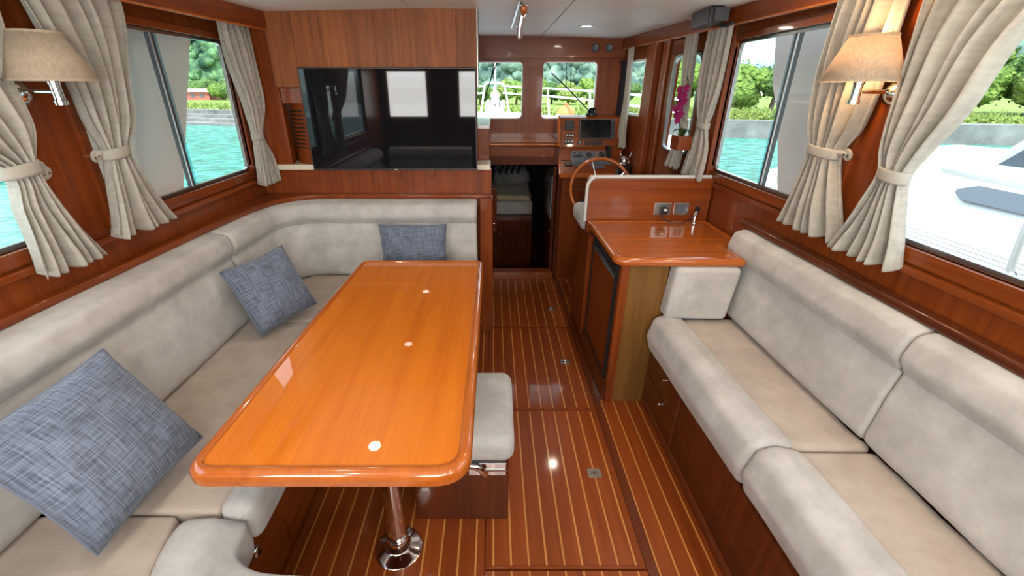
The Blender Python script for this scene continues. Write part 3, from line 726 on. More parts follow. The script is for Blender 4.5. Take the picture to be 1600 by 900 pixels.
# ================================================================ stool box with swing seat
t = thing('aisle_stool', 'low wooden stool box with a rounded beige cushion on chrome hinges beside the table', 'stool', (-.12, 1.4, 0))
MB().slab(rpoly(rect(-.312, .060, 1.222, 1.60), .012, 3), .0, .268, .004).build('box', 'dark', t)
jitter(MB().slab(dens(rpoly(rect(-.30, .078, 1.178, 1.615), .055, 6), .05), .352, .458, .035, .03, k=5), .003).build('cushion', 'suede', t, angle=60)
MB().slab(rpoly(rect(-.095, .048, 1.20, 1.23), .004, 2), .268, .33, .003).build('hinge_plate', 'chrome', t)
MB().tube(catmull([(-.13, 1.195, .335), (-.09, 1.185, .335), (-.055, 1.185, .325), (-.035, 1.19, .29), (-.03, 1.2, .272)], 5), .013, 10).build('hinge_arm', 'chrome', t)
mb = MB(); mb.box(-.035, .045, 1.196, 1.201, .290, .302); mb.build('hinge_knuckle', 'steel', t, bevel=.002)
MB().tube(catmull([(-.345, 1.22, .30), (-.33, 1.21, .27), (-.29, 1.20, .29), (-.20, 1.195, .345), (-.14, 1.19, .352)], 6), .014, 12).build('support_arm', 'chrome', t)
MB().lathe([(.0, -.02), (.03, -.02), (.034, -.012), (.034, .012), (.03, .02), (0, .02)], (-.345, 1.22, .31), (0, 1, .3), 20).build('pivot', 'steel', t)
# ================================================================ television
t = thing('television', 'large black flat television mounted on the bulkhead, reflecting the saloon', 'television', (-.60, 2.75, 1.147))
MB().slab(rpoly(rect(-1.098, -.098, 1.145, 1.706), .004, 2), 0, .012, .002)
def wallslab(x0, x1, z0, z1, y, d, r=.003, rad=.004, flip=False):   # rounded plate facing -Y
    mb = MB().slab(rpoly(rect(x0, x1, z0, z1), rad, 4), 0, d, r, .0)
    mb.v = [(a, y-c, b) for a, b, c in mb.v]; return mb
wallslab(-1.098, -.098, 1.145, 1.706, 2.735, .014).build('casing', 'black', t)
box(-.80, -.40, 2.733, 2.795, 1.2, 1.5).build('back_housing', 'black', t, bevel=.01)
box(-1.092, -.104, 2.7195, 2.7212, 1.156, 1.700).build('screen', 'screen', t, smooth=False)
box(-.605, -.585, 2.716, 2.722, 1.1465, 1.151).build('badge', 'steel', t)
box(-1.245, -1.12, 2.79, 2.80, 1.52, 1.60).build('switch_plate', 'wallx')
o = bpy.data.objects['switch_plate']; tag(o, 'small reddish wooden plate on the wall at the upper left corner of the television', 'wall plate')
for i, x in enumerate((-.62, -.405)):
    o = box(x, x+.035, 2.788, 2.80, 1.085, 1.134).build('door_catch', 'wallx', bevel=.003)
    tag(o, ['small wooden catch under the television shelf, left one of the pair', 'small wooden catch under the television shelf, right one of the pair'][i], 'catch', 'wooden catches under the shelf')
t = thing('passage_cabinet', 'wooden cabinet with a pale glass top just past the right edge of the television', 'cabinet', (-.14, 3.2, 0))
box(-.26, -.030, 3.0, 3.68, 0, 1.36).build('body', 'wall', t, smooth=False)
MB().slab(rpoly(rect(-.27, -.024, 2.985, 3.69), .01, 3), 1.36, 1.385, .006).build('top', 'white', t)
for z in (.62, .50, .40): MB().lathe([(0, .014), (.008, .012), (.008, .005), (.004, 0)], (-.030, 3.05, z), (1, 0, 0), 12).build('knob', 'chrome', t)
box(-.030, -.026, 3.05, 3.09, .66, .86).build('pull_strip', 'steel', t, bevel=.001)

# ================================================================ curtains
def curtain(name, label, xp, sg, st, n, tie=None, seed=0, hook=None, nu=90, hem=.012):
    """st: (z, y_left, y_right, amplitude); sg = +1 when the room lies towards +X"""
    pts = catmull([Vector((z, a, b)) for z, a, b, am in st], 8); ams = catmull([Vector((am, 0, 0)) for *_, am in st], 8)
    nv = len(pts)-1; mb = MB(); vs = []; uvs = []
    for j in range(nv+1):
        z, ya, yb = pts[j]; am = ams[j].x; tt = j/nv
        for i in range(nu+1):
            u = i/nu; uu = u+.035*math.sin(2*PI*u*2+seed)+.02*noise.noise(Vector((u*5, tt*2, seed)))
            uu = min(1, max(0, uu))
            w = math.sin(2*PI*n*u+seed)+.35*math.sin(2*PI*n*1.9*u+seed*2+tt*1.5)
            w += .8*noise.noise(Vector((u*n*.8, tt*3, seed+3)))
            x = xp+sg*am*w*.8
            zz = z-(hem*math.sin(2*PI*n*u+seed+1) if j == nv else (hem*.7*math.sin(2*PI*n*u+seed+1) if j > nv-4 else 0))
            vs.append((x, ya+(yb-ya)*uu, zz)); uvs.append((u*1.0, (2-z)))
    W1 = nu+1
    fs = [(j*W1+i, j*W1+i+1, (j+1)*W1+i+1, (j+1)*W1+i) for j in range(nv) for i in range(nu)]
    c = Vector((xp, (st[0][1]+st[0][2])/2, st[0][0]))
    me = bpy.data.meshes.new(name); me.from_pydata([tuple(Vector(v)-c) for v in vs], [], fs)
    uvl = me.uv_layers.new(name='UVMap')
    for l in me.loops: uvl.data[l.index].uv = uvs[l.vertex_index]
    me.shade_smooth(); me.materials.append(M['linen'])
    o = bpy.data.objects.new(name, None); COL.objects.link(o); o.location = c
    tag(o, label, 'curtain', 'oatmeal linen curtains')
    m_ = bpy.data.objects.new('drape', me); COL.objects.link(m_); m_.parent = o
    s_ = m_.modifiers.new('thickness', 'SOLIDIFY'); s_.thickness = .0016
    if tie:
        z, ya, yb, am = tie; cy = (ya+yb)/2; ry = abs(yb-ya)/2+.006; rx = am*1.25+.004
        mb = MB(); N = 24; vv = []
        for dz, k in ((-.019, .97), (-.012, 1.05), (.012, 1.05), (.019, .97)):
            for q in range(N):
                a = 2*PI*q/N; vv.append((xp+rx*k*math.cos(a), cy+ry*k*math.sin(a), z+dz+.006*math.sin(a)))
        mb.add(vv, [(r_*N+q, r_*N+(q+1) % N, (r_+1)*N+(q+1) % N, (r_+1)*N+q) for r_ in range(3) for q in range(N)])
        tb = mb.build('tieback', 'linen', o); s_ = tb.modifiers.new('thickness', 'SOLIDIFY'); s_.thickness = .003
        if hook:
            hy, hz = hook; end = cy+(ry if hy > cy else -ry)
            MB().tube(catmull([(xp, end-(.01 if hy > cy else -.01), z), (xp-sg*.005, (end+hy)/2, z+.004), (xp-sg*.015, hy, hz)], 6), .010, 8).build('tie_end', 'linen', tb)
            MB().tube([(xp-sg*.015+sg*.004*math.sin(a*PI/6), hy+.014*math.cos(a*PI/6), hz+.016*math.sin(a*PI/6)) for a in range(12)], .006, 8, closed=True).build('tie_loop', 'linen', tb)
            MB().tube([(xp-sg*.06, hy, hz), (xp+sg*.0, hy, hz)], .004, 8).build('hook', 'chrome', tb)
    return o
curtain('curtain', 'tied linen curtain at the left edge of the photo, overlapping the left lamp', -1.385, 1,
    [(1.90, .80, 1.425, .020), (1.75, .88, 1.415, .026), (1.65, .95, 1.375, .030), (1.50, 1.08, 1.38, .032), (1.385, 1.252, 1.345, .024), (1.27, 1.24, 1.372, .026), (1.16, 1.23, 1.41, .030), (1.075, 1.215, 1.455, .034)], 6,
    (1.385, 1.248, 1.35, .026), 1, (1.385, 1.36))
curtain('curtain', 'tied linen curtain between left lamp and left window, its loop towards the lamp', -1.375, 1,
    [(1.90, 1.46, 1.875, .020), (1.80, 1.50, 1.855, .026), (1.64, 1.553, 1.80, .030), (1.50, 1.565, 1.755, .030), (1.39, 1.597, 1.688, .022), (1.28, 1.566, 1.715, .026), (1.18, 1.53, 1.76, .030), (1.105, 1.50, 1.805, .034)], 6,
    (1.39, 1.595, 1.69, .024), 2, (1.575, 1.385))
curtain('curtain', 'slim tied linen curtain in the left corner beside the louvre panel', -1.37, 1,
    [(1.905, 2.52, 2.79, .018), (1.78, 2.545, 2.785, .024), (1.65, 2.57, 2.775, .028), (1.50, 2.608, 2.765, .026), (1.35, 2.63, 2.70, .020), (1.22, 2.605, 2.765, .024), (1.08, 2.592, 2.785, .028)], 5,
    (1.35, 2.628, 2.703, .021), 3, (2.72, 1.355))
curtain('curtain', 'tied linen curtain lit by the right lamp, hanging before the right window', 1.245, -1,
    [(1.90, 1.565, 1.855, .018), (1.75, 1.57, 1.855, .026), (1.62, 1.57, 1.845, .030), (1.48, 1.60, 1.81, .030), (1.385, 1.640, 1.775, .022), (1.28, 1.60, 1.785, .026), (1.17, 1.55, 1.815, .030), (1.09, 1.522, 1.845, .032)], 6,
    (1.385, 1.638, 1.778, .024), 4, (1.605, 1.385))
curtain('curtain', 'broad tied linen curtain at the upper right, in front of the near right window', 1.245, -1,
    [(1.90, 1.04, 1.520, .018), (1.80, 1.14, 1.505, .024), (1.70, 1.205, 1.488, .030), (1.55, 1.25, 1.466, .032), (1.43, 1.308, 1.444, .026), (1.355, 1.337, 1.417, .022), (1.26, 1.318, 1.445, .026), (1.16, 1.285, 1.49, .030), (1.085, 1.262, 1.53, .034)], 6,
    (1.355, 1.335, 1.42, .023), 5, (1.432, 1.37))
curtain('curtain', 'tied linen curtain at the forward end of the right window, under the speaker', 1.20, -1,
    [(1.895, 2.53, 2.81, .016), (1.76, 2.53, 2.80, .022), (1.60, 2.545, 2.775, .024), (1.47, 2.585, 2.735, .022), (1.41, 2.602, 2.705, .018), (1.28, 2.54, 2.765, .022), (1.12, 2.54, 2.85, .026)], 5,
    (1.41, 2.60, 2.708, .019), 6)
curtain('curtain', 'linen curtain on the door window, gathered behind the orchid', 1.165, -1,
    [(1.89, 2.83, 3.02, .010), (1.76, 2.83, 3.00, .014), (1.56, 2.82, 2.955, .016), (1.40, 2.81, 2.87, .012), (1.28, 2.80, 2.94, .014), (1.14, 2.80, 3.04, .018)], 4,
    (1.40, 2.808, 2.872, .013), 7)
curtain('curtain', 'narrow linen curtain at the helm side window beside the instrument console', 1.06, -1,
    [(1.885, 3.74, 3.86, .008), (1.7, 3.74, 3.83, .011), (1.5, 3.73, 3.83, .011), (1.3, 3.71, 3.86, .011), (1.16, 3.68, 3.90, .012)], 4, None, 8)
for nm, x, y0, y1 in (('curtain_rod', -1.385, .2, 2.78), ('curtain_rod', 1.262, .2, 2.5)):
    o = MB().tube([(x, y0, 1.93), (x, y1, 1.93)], .006, 8).build(nm, 'steel')
    tag(o, 'thin steel curtain rod behind the valance above the ' + ('left' if x < 0 else 'right') + ' windows', 'curtain rod', 'curtain rods')

# ================================================================ wall lamps
def sconce(label, xs_, ys, xw, sg, lit, z=1.622, rb=.112, rt=.062, ht=.125):
    t = thing('wall_lamp', label, 'lamp', (xs_, ys, 1.55))
    N = 40; mb = MB()
    mb.lathe([(rb, z), (rt, z+ht)], (xs_, ys, 0), n=N)
    s_ = mb.build('lamp_shade', 'shade', t); q = s_.modifiers.new('thickness', 'SOLIDIFY'); q.thickness = .002
    for r, zz in ((rb, z), (rt, z+ht)):
        MB().lathe([(r-.0015, zz-.003), (r+.0015, zz-.003), (r+.0015, zz+.004), (r-.0015, zz+.004), (r-.0015, zz-.003)], (xs_, ys, 0), n=N).build('shade_rim', 'shade', s_)
    MB().lathe([(0, 1.553), (.018, 1.553), (.018, 1.566), (.0145, 1.568), (.0145, 1.61), (.017, 1.612), (.017, 1.622), (.012, 1.625), (.012, 1.648), (0, 1.648)], (xs_, ys, 0), n=12).build('socket', 'chrome', t)
    b = MB().lathe([(.0, .0), (.008, .0), (.014, .016), (.012, .034), (.0, .046)], (xs_, ys, 1.648), n=12).build('bulb', 'bulb' if lit else 'cream', t)
    wy = ys+.0
    MB().lathe([(.0, .026), (.018, .024), (.032, .014), (.038, .004), (.042, 0)], (xw, wy, 1.585), (-sg, 0, 0), 28).build('wall_rose', 'chrome', t)
    MB().tube([(xw-sg*.02, wy, 1.59), (xs_, ys, 1.59)], .007, 10).build('arm', 'chrome', t)
    if lit:
        l = bpy.data.lights.new('lamp_bulb', 'POINT'); l.energy = 2.2; l.color = (1, .58, .26); l.shadow_soft_size = .018
        o = bpy.data.objects.new('lamp_bulb', l); COL.objects.link(o); o.location = (xs_, ys, 1.715)
        l2 = bpy.data.objects.new('lamp_bulb', l); COL.objects.link(l2); l2.location = (xs_, ys, 1.66)
sconce('unlit chrome wall lamp with cream shade, partly behind the leftmost curtain', -1.33, 1.455, XL, -1, False)
sconce('lit chrome wall lamp with cream shade between the two right windows', 1.175, 1.545, XR, 1, True)

# ================================================================ fridge cabinet
t = thing('fridge_cabinet', 'wooden fridge cabinet with glossy top between helm seat and right sofa', 'cabinet', (.95, 2.2, 0))
mb = MB(); mb.box(.665, 1.28, 1.972, 1.985, 0, .83); mb.box(.66, 1.28, 1.985, 2.565, 0, .83)
mb.build('carcass', 'dark', t, smooth=False)
MB().slab(rpoly(rect(.66, .855, 1.962, 1.975), .002, 2), .0, .832, .001).build('end_panel', 'fridge_end', t)
box(.622, .664, 1.955, 2.0, .0, .832).build('corner_post', 'wall', t, bevel=.006)
box(.624, .66, 2.53, 2.575, .0, .832).build('side_post', 'wall', t, bevel=.003)
MB().prism([(.598, 0), (.598, .03), (.622, .12), (.66, .12), (.66, 0)], 1.97, 2.57, 'Y').build('plinth', 'darky', t, smooth=False)
cp = rpoly([(.572, 1.905), (1.18, 1.895), (1.18, 2.10), (1.298, 2.10), (1.298, 2.572), (.572, 2.572)], [.07, .0, 0, 0, 0, .01], 7)
MB().slab(offset(cp, .012), .836, .870, .004).build('worktop', 'counter', t)
mb = MB(); n = len(cp); prof = [(.04, .8705), (.034, .8745), (.022, .8765), (.010, .873), (.002, .864), (0, .853), (.003, .842), (.010, .835), (.03, .835)]
vs = [(x, y, z) for ins, z in prof for x, y in offset(cp, ins)]
mb.add(vs, [(i*n+q, i*n+(q+1) % n, (i+1)*n+(q+1) % n, (i+1)*n+q) for i in range(len(prof)-1) for q in range(n)])
mb.build('edge_moulding', 'counter', t)
fd = thing('fridge', 'under-counter fridge with wood-faced door and black slatted top facing the aisle', 'fridge', (.64, 2.26, .12))
box(.632, .66, 2.003, 2.53, .125, .825).build('frame', 'black', fd, bevel=.002)
def xslab(y0, y1, z0, z1, x, d, r=.004, rad=.006):   # plate facing -X, front at x-d
    mb = MB().slab(rpoly(rect(y0, y1, z0, z1), rad, 3), 0, d, r, 0); mb.v = [(x-c, a, b) for a, b, c in mb.v]; return mb
dr = xslab(2.012, 2.52, .14, .725, .632, .018).build('door', 'wall', fd)
mb = MB(); mb.box(.606, .634, 2.003, 2.012, .13, .80); mb.box(.608, .634, 2.52, 2.527, .13, .80); mb.box(.610, .634, 2.003, 2.527, .128, .14)
mb.build('door_seal', 'black', fd, bevel=.001)
for i in range(3): xslab(2.006, 2.525, .732+i*.026, .751+i*.026, .632, .022, .005).build('grille_slat', 'black', fd)
box(.605, .612, 2.02, 2.50, .728, .732).build('grille_trim', 'chrome', fd, bevel=.001)
t = thing('heater_panel', 'low wooden aisle panel with a narrow black vent beside the fridge', 'panel', (.63, 2.76, .0))
box(.625, .66, 2.58, 2.95, .1, .80).build('body', 'wall', t, smooth=False)
MB().prism([(.598, 0), (.598, .03), (.622, .12), (.66, .12), (.66, 0)], 2.575, 2.95, 'Y').build('plinth', 'darky', t, smooth=False)
xslab(2.80, 2.87, .20, .52, .625, .006).build('vent', 'rubber', t)
xslab(2.805, 2.865, .20, .245, .619, .004).build('vent_latch', 'steel', t)
MB().lathe([(0, .014), (.008, .012), (.008, .005), (.004, 0)], (.625, 2.70, .63), (-1, 0, 0), 12).build('knob', 'chrome', t)
# ================================================================ helm seat
t = thing('helm_bench', 'helm seat whose wooden back with white piping rises behind the fridge worktop', 'seat', (.92, 2.8, 0))
pb = rpoly([(.568, .80), (1.292, .80), (1.292, 1.118), (.568, 1.118)], [0, 0, .01, .055], 7)
mb = MB().prism(pb, 2.578, 2.612, 'Y'); mb.build('back_panel', 'wallx', t, bevel=.002)
pe = [(x, 2.600, z) for x, z in pb]
line = [(.562, 2.600, .62)]+[(x-.004 if x < .62 else x, 2.600, z+(.006 if z > 1.08 else 0)) for x, z in rpoly([(.568, .60), (.568, 1.118), (1.245, 1.118)], [0, .055, 0], 7)[7:-1]]
line = [(.560, 2.602, .86), (.560, 2.602, 1.065), (.565, 2.602, 1.09), (.578, 2.602, 1.110), (.598, 2.602, 1.123), (.63, 2.602, 1.126), (1.285, 2.602, 1.126)]
MB().tube(catmull(line, 5), .011, 10).build('piping', 'piping', t)
MB().slab(dens(rpoly(rect(.575, 1.235, 2.62, 2.72), .03, 4)), .82, 1.12, .03).build('back_cushion', 'suede', t)
MB().slab(dens(rpoly(rect(.56, 1.22, 2.70, 3.05), .05, 5)), .76, .88, .045).build('seat_cushion', 'suede', t)
box(.60, 1.2, 2.62, 3.02, .0, .76).build('base', 'wall', t, smooth=False)
# sockets on the back panel
for i, (x0, x1, lb) in enumerate(((.966, 1.068, 'brushed steel socket plate with a black plug in it above the worktop'), (1.082, 1.172, 'brushed steel switch plate right of the plugged socket'))):
    s_ = thing('socket_plate' if i == 0 else 'switch_plate', lb, 'socket' if i == 0 else 'switch', ((x0+x1)/2, 2.577, .94), 'steel electrical plates')
    wallslab(x0, x1, .905, .978, 2.5775, .006, .002).build('plate', 'steel', s_)
    cx = (x0+x1)/2
    wallslab(cx-.024, cx+.024, .918, .966, 2.572, .004, .001).build('insert', 'gauge', s_)
    if i == 0:
        wallslab(cx-.026, cx+.022, .915, .958, 2.568, .032, .008, .01).build('plug', 'black', s_)
        wallslab(cx-.006, cx+.014, .938, .950, 2.537, .003, .001).build('plug_mark', 'white', s_)
o = MB().tube(catmull([(1.01, 2.545, .915), (1.02, 2.53, .888), (1.05, 2.50, .881), (1.10, 2.49, .880), (1.15, 2.52, .881), (1.19, 2.54, .90)], 6), .003, 8).build('power_cord', 'black')
tag(o, 'thin black power cord running from the plug along the worktop', 'cord')
t = thing('hook_fitting', 'small chrome fitting with a black cap at the right end of the power cord', 'fitting', (1.19, 2.52, .876))
MB().lathe([(0, 0), (.024, 0), (.024, .004), (.012, .008), (.008, .012), (.008, .04), (0, .042)], (1.185, 2.50, .8765), n=18).build('base', 'chrome', t)
MB().tube([(1.185, 2.50, .90), (1.205, 2.53, .935)], .010, 10).build('lever', 'chrome', t)
MB().lathe([(0, .012), (.014, .010), (.014, -.008), (0, -.01)], (1.21, 2.538, .948), (.4, .6, .6), 12).build('cap', 'black', t)

# ================================================================ helm console
t = thing('helm_console', 'wooden helm console with instrument dash below the right windscreen', 'console', (.85, 3.9, 0))
box(.575, 1.09, 3.70, 3.729, .0, .93).build('front_panel', 'wall', t, smooth=False)
box(.60, .70, 3.690, 3.70, .16, .28).build('foot_locker', 'wall', t, bevel=.002)
LIP = [(.545, 3.66), (1.10, 3.66)]
MB().prism([(3.655, .925), (3.655, .955), (3.70, .962), (3.73, .925)], .548, 1.10, 'X').build('lip', 'counter', t, bevel=.004)
# lower sloping dash 3.69,.96 -> 3.84,1.13 ; upper 3.86,1.14 -> 3.93,1.385
MB().prism([(3.69, .93), (3.69, .955), (3.84, 1.125), (3.865, 1.14), (3.925, 1.375), (3.96, 1.39), (4.08, 1.39), (4.08, .93)], .560, 1.075, 'X').build('dash_body', 'wallx', t, bevel=.003)
MB().prism([(3.655, .93), (3.69, .965), (3.84, 1.135), (3.865, 1.15), (3.925, 1.385), (3.96, 1.40), (4.08, 1.40), (4.08, .93)], .545, .562, 'X').build('side_cheek', 'counter', t, bevel=.003)
def onslope(p0, p1, x0, x1, s0, s1, h, mat, name, par, r=.002, rad=.006, lift=0.0):
    """plate on the plane through (y,z) p0 -> p1; s in metres along it"""
    d = Vector((0, p1[0]-p0[0], p1[1]-p0[1])).normalized(); nrm = Vector((0, -d.z, d.y))
    mb = MB().slab(rpoly(rect(x0, x1, s0, s1), rad, 3), lift, lift+h, r, 0)
    mb.v = [tuple(Vector((a, p0[0], p0[1]))+d*b+nrm*c) for a, b, c in mb.v]
    return mb.build(name, mat, par)
def onpt(p0, p1, x, s_, c=0):
    d = Vector((0, p1[0]-p0[0], p1[1]-p0[1])).normalized(); nrm = Vector((0, -d.z, d.y))
    return Vector((x, p0[0], p0[1]))+d*s_+nrm*c, nrm
U0, U1 = (3.865, 1.14), (3.925, 1.375); D0, D1 = (3.69, .955), (3.84, 1.125)
onslope(U0, U1, .574, 1.062, .004, .236, .008, 'wallx', 'upper_fascia', t, .003, .03)
pl = onslope(U0, U1, .722, 1.020, .068, .230, .018, 'rubber', 'chart_plotter', t, .005, .012, .006)
onslope(U0, U1, .734, .985, .078, .222, .001, 'plot', 'plotter_screen', pl, 0, .004, .024)
for k in range(4): onslope(U0, U1, .994, 1.010, .09+k*.032, .112+k*.032, .003, 'black', 'plotter_key', pl, .001, .003, .023)
onslope(U0, U1, .600, .680, .140, .218, .010, 'black', 'depth_display', t, .003, .01, .006)
for x0, x1, s0, s1 in ((.612, .676, .085, .115), (.600, .678, .030, .070), (.712, .750, .030, .055)):
    pn = onslope(U0, U1, x0, x1, s0, s1, .008, 'black', 'control_pod', t, .002, .005, .006)
    nk = 3 if x1-x0 > .05 else 1
    for k in range(nk):
        c, nr = onpt(U0, U1, x0+(k+.5)*(x1-x0)/nk, (s0+s1)/2, .014)
        MB().lathe([(.007, 0), (.006, .008), (0, .009)], c, nr, 10).build('pod_knob', 'steel', pn)
for k in range(8): onslope(U0, U1, .775+k*.019, .789+k*.019, .020, .056, .010, 'black', 'rocker_switch', t, .002, .003, .006)
gp_ = onslope(D0, D1, .655, .99, .085, .215, .006, 'gauge', 'gauge_cluster', t, .002, .008)
for x, s_, r in ((.685, .195, .016), (.735, .195, .016), (.805, .175, .030), (.915, .175, .030), (.975, .185, .014)):
    c, nr = onpt(D0, D1, x, s_, .006)
    g = MB().lathe([(r, 0), (r, .006), (r*.86, .006), (r*.84, .003)], c, nr, 24).build('gauge_bezel', 'steel', gp_)
    MB().lathe([(r*.85, .003), (0, .003)], c, nr, 24).build('gauge_dial', 'black', g)
    q, _ = onpt(D0, D1, x+r*.5, s_+r*.45, .0098); p, _ = onpt(D0, D1, x, s_, .0098)
    MB().tube([p, q], .0009, 6).build('needle', 'white', g)
onslope(D0, D1, .668, .745, .150, .176, .003, 'black', 'digital_readout', gp_, .001, .003, .006)
onslope(D0, D1, .862, .868, .150, .205, .004, 'orange', 'indicator_bar', gp_, .001, .001, .006)
onslope(D0, D1, .600, .665, .070, .105, .014, 'black', 'key_panel', t, .003, .006)
onslope(D0, D1, .680, .760, .060, .110, .010, 'rubber', 'radio_unit', t, .003, .006)
onslope(D0, D1, .82, .93, .045, .075, .006, 'gauge', 'label_plate', t, .002, .004)
# compass
t = thing('compass', 'black dome compass on top of the helm console', 'compass', (.835, 3.99, 1.39))
MB().lathe([(0, .0), (.045, .0), (.045, .018), (.038, .022)], (.835, 3.985, 1.39), n=28).build('base', 'black', t)
MB().lathe([(.038, .020), (.036, .038), (.026, .054), (.012, .061), (0, .062)], (.835, 3.985, 1.39), n=28).build('dome', 'plot', t)
# engine controls
t = thing('throttle_control', 'chrome twin-lever engine control with red knobs beside the dash', 'control', (1.075, 3.68, 1.02))
box(1.01, 1.12, 3.60, 3.70, .90, 1.03).build('pedestal', 'black', t, bevel=.01)
MB().slab(rpoly(rect(1.02, 1.11, 3.61, 3.69), .02, 4), 1.03, 1.055, .012).build('housing', 'chrome', t)
MB().lathe([(0, .05), (.02, .048), (.034, .035), (.038, .015), (.038, 0)], (1.065, 3.66, 1.05), n=20).build('dome', 'chrome', t)
for x, kx, mt in ((1.03, 1.022, 0), (1.10, 1.118, 0)):
    l = MB().tube(catmull([(x, 3.64, 1.05), (x, 3.63, 1.10), (kx, 3.64, 1.135)], 5), .005, 8).build('lever', 'chrome', t)
    MB().lathe([(0, -.012), (.010, -.009), (.013, 0), (.010, .009), (0, .012)], (kx, 3.64, 1.142), n=14).build('knob', M['orange'] if False else simple('dark_red_knob', (.25, .015, .02), .2), l)
MB().tube([(1.06, 3.60, .93), (1.06, 3.56, .935)], .007, 8).build('ignition_key', 'chrome', t)
# steering wheel
t = thing('steering_wheel', 'varnished wood steering wheel with chrome spokes behind the helm seat', 'steering wheel', (.835, 3.42, .90))
WC = Vector((.835, 3.40, .885)); ax = Vector((0, -1, .42)).normalized(); a_ = Vector((1, 0, 0)); b_ = ax.cross(a_)
RW = .235
rim = [WC+a_*RW*math.cos(2*PI*k/48)+b_*RW*math.sin(2*PI*k/48) for k in range(48)]
MB().tube(rim, .0145, 12, closed=True).build('rim', 'counter', t)
for k in range(5):
    an = PI/2+2*PI*k/5+.3; d = a_*math.cos(an)+b_*math.sin(an)
    MB().tube([WC+d*.03-ax*.03, WC+d*RW*.55-ax*.02, WC+d*RW], .0055, 8).build('spoke', 'chrome', t)
MB().lathe([(0, .0), (.03, -.004), (.04, -.015), (.04, -.04), (.02, -.045), (.02, -.30)], WC, ax, 24).build('hub', 'chrome', t)
box(.74, .80, 3.695, 3.699, .62, .74).build('foot_mat', 'rubber')
o = bpy.data.objects['foot_mat']; tag(o, 'small grey panel on the console front seen through the steering wheel', 'panel')
# ================================================================ orchid
t = thing('orchid_planter', 'magenta orchid in a small wooden wall planter between the door curtains', 'plant', (1.13, 2.74, 1.28))
mb = MB(); mb.box(1.085, 1.165, 2.68, 2.80, 1.265, 1.345); mb.build('planter', 'wall', t, bevel=.004)
random.seed(3)
st = catmull([(1.125, 2.74, 1.34), (1.10, 2.75, 1.42), (1.10, 2.73, 1.52), (1.11, 2.74, 1.62), (1.12, 2.80, 1.66)], 6)
MB().tube(st, .003, 6).build('stem', 'leaf', t)
for k in range(5):
    an = k*1.25; mb = MB(); base = Vector((1.125, 2.74, 1.345)); d = Vector((math.cos(an)*.5, math.sin(an), 0))
    pts = [base, base+d*.03+Vector((0, 0, .03)), base+d*.06+Vector((0, 0, .035)), base+d*.09+Vector((0, 0, .015))]
    sd = Vector((-d.y, d.x, 0)).normalized(); ws = [.006, .016, .014, .002]; vs = []
    for p, w_ in zip(pts, ws): vs += [p-sd*w_, p+Vector((0, 0, -.003)), p+sd*w_]
    mb.add(vs, [(3*i+j, 3*i+j+1, 3*i+j+4, 3*i+j+3) for i in range(3) for j in range(2)]).build('leaf', 'leaf', t)
for k in range(11):
    z = 1.43+.017*k; c = Vector((1.085+random.uniform(-.012, .012), 2.742+(.035 if k > 4 else .018)*(1 if k % 2 else -1)+random.uniform(-.01, .01), z+(.01 if k % 2 else 0)))
    fl = MB().lathe([(0, .004), (.005, .002), (.004, -.006)], c, (-1, -.5, 0), 8).build('bloom', 'magenta', t)
    mb = MB(); n_ = Vector((-.85, -.5, .1)).normalized(); u = n_.cross(Vector((0, 0, 1))).normalized(); v = n_.cross(u)
    for q in range(5):
        an = 2*PI*q/5+k; d = u*math.cos(an)+v*math.sin(an); e_ = n_.cross(d); L = .027
        mb.add([c, c+d*L*.5+e_*.011+n_*.004, c+d*L, c+d*L*.5-e_*.011+n_*.004], [(0, 1, 2, 3)])
    mb.build('petals', 'magenta', fl)
# ================================================================ small ceiling and wall items
t = thing('speaker', 'black box speaker on a bracket below the ceiling, above the forward right curtain', 'speaker', (1.12, 2.62, 1.95))
mb = MB().slab(rpoly([(1.06, 2.50), (1.13, 2.50), (1.16, 2.76), (1.075, 2.76)], .01, 3), 1.895, 1.968, .006).build('cabinet', 'black', t)
box(1.085, 1.155, 2.494, 2.50, 1.902, 1.960).build('grille', 'rubber', t, bevel=.002)
MB().tube(catmull([(1.13, 2.56, 1.90), (1.16, 2.52, 1.885), (1.19, 2.50, 1.90)], 5), .008, 8).build('bracket', 'black', t)
t = thing('grab_rail', 'varnished wooden ceiling grab rail with chrome feet above the passage', 'handrail', (.165, 3.0, 1.95))
MB().tube(catmull([(.150, 2.52, 1.965), (.150, 2.56, 1.945), (.155, 2.9, 1.935), (.175, 3.35, 1.925), (.178, 3.43, 1.925), (.178, 3.46, 1.94)], 6), [.018]*31, 10).build('rail', 'counter', t)
for y in (2.56, 3.40): MB().lathe([(.02, .0), (.02, -.008), (.011, -.012), (.011, -.045)], (.153+.02*(y > 3), y, 1.986), n=16).build('foot', 'chrome', t)
MB().slab(rpoly(rect(.118, .132, 2.50, 3.48), .004, 2), 1.974, 1.985, .002).build('chrome_strip', 'alu', t)
for i, x in enumerate((.836, .953)):
    g = thing('round_gauge', ['round black gauge on the windscreen header, left one of two', 'round black gauge on the windscreen header, right one of two'][i], 'gauge', (x, 4.07, 1.90), 'round gauges on the header')
    MB().lathe([(.030, 0), (.030, .012), (.025, .014), (.024, .009)], (x, 4.075, 1.902), (0, -1, 0), 24).build('bezel', 'black', g)
    MB().lathe([(.024, .009), (.018, .008), (0, .008)], (x, 4.075, 1.902), (0, -1, 0), 24).build('dial', 'gauge', g)
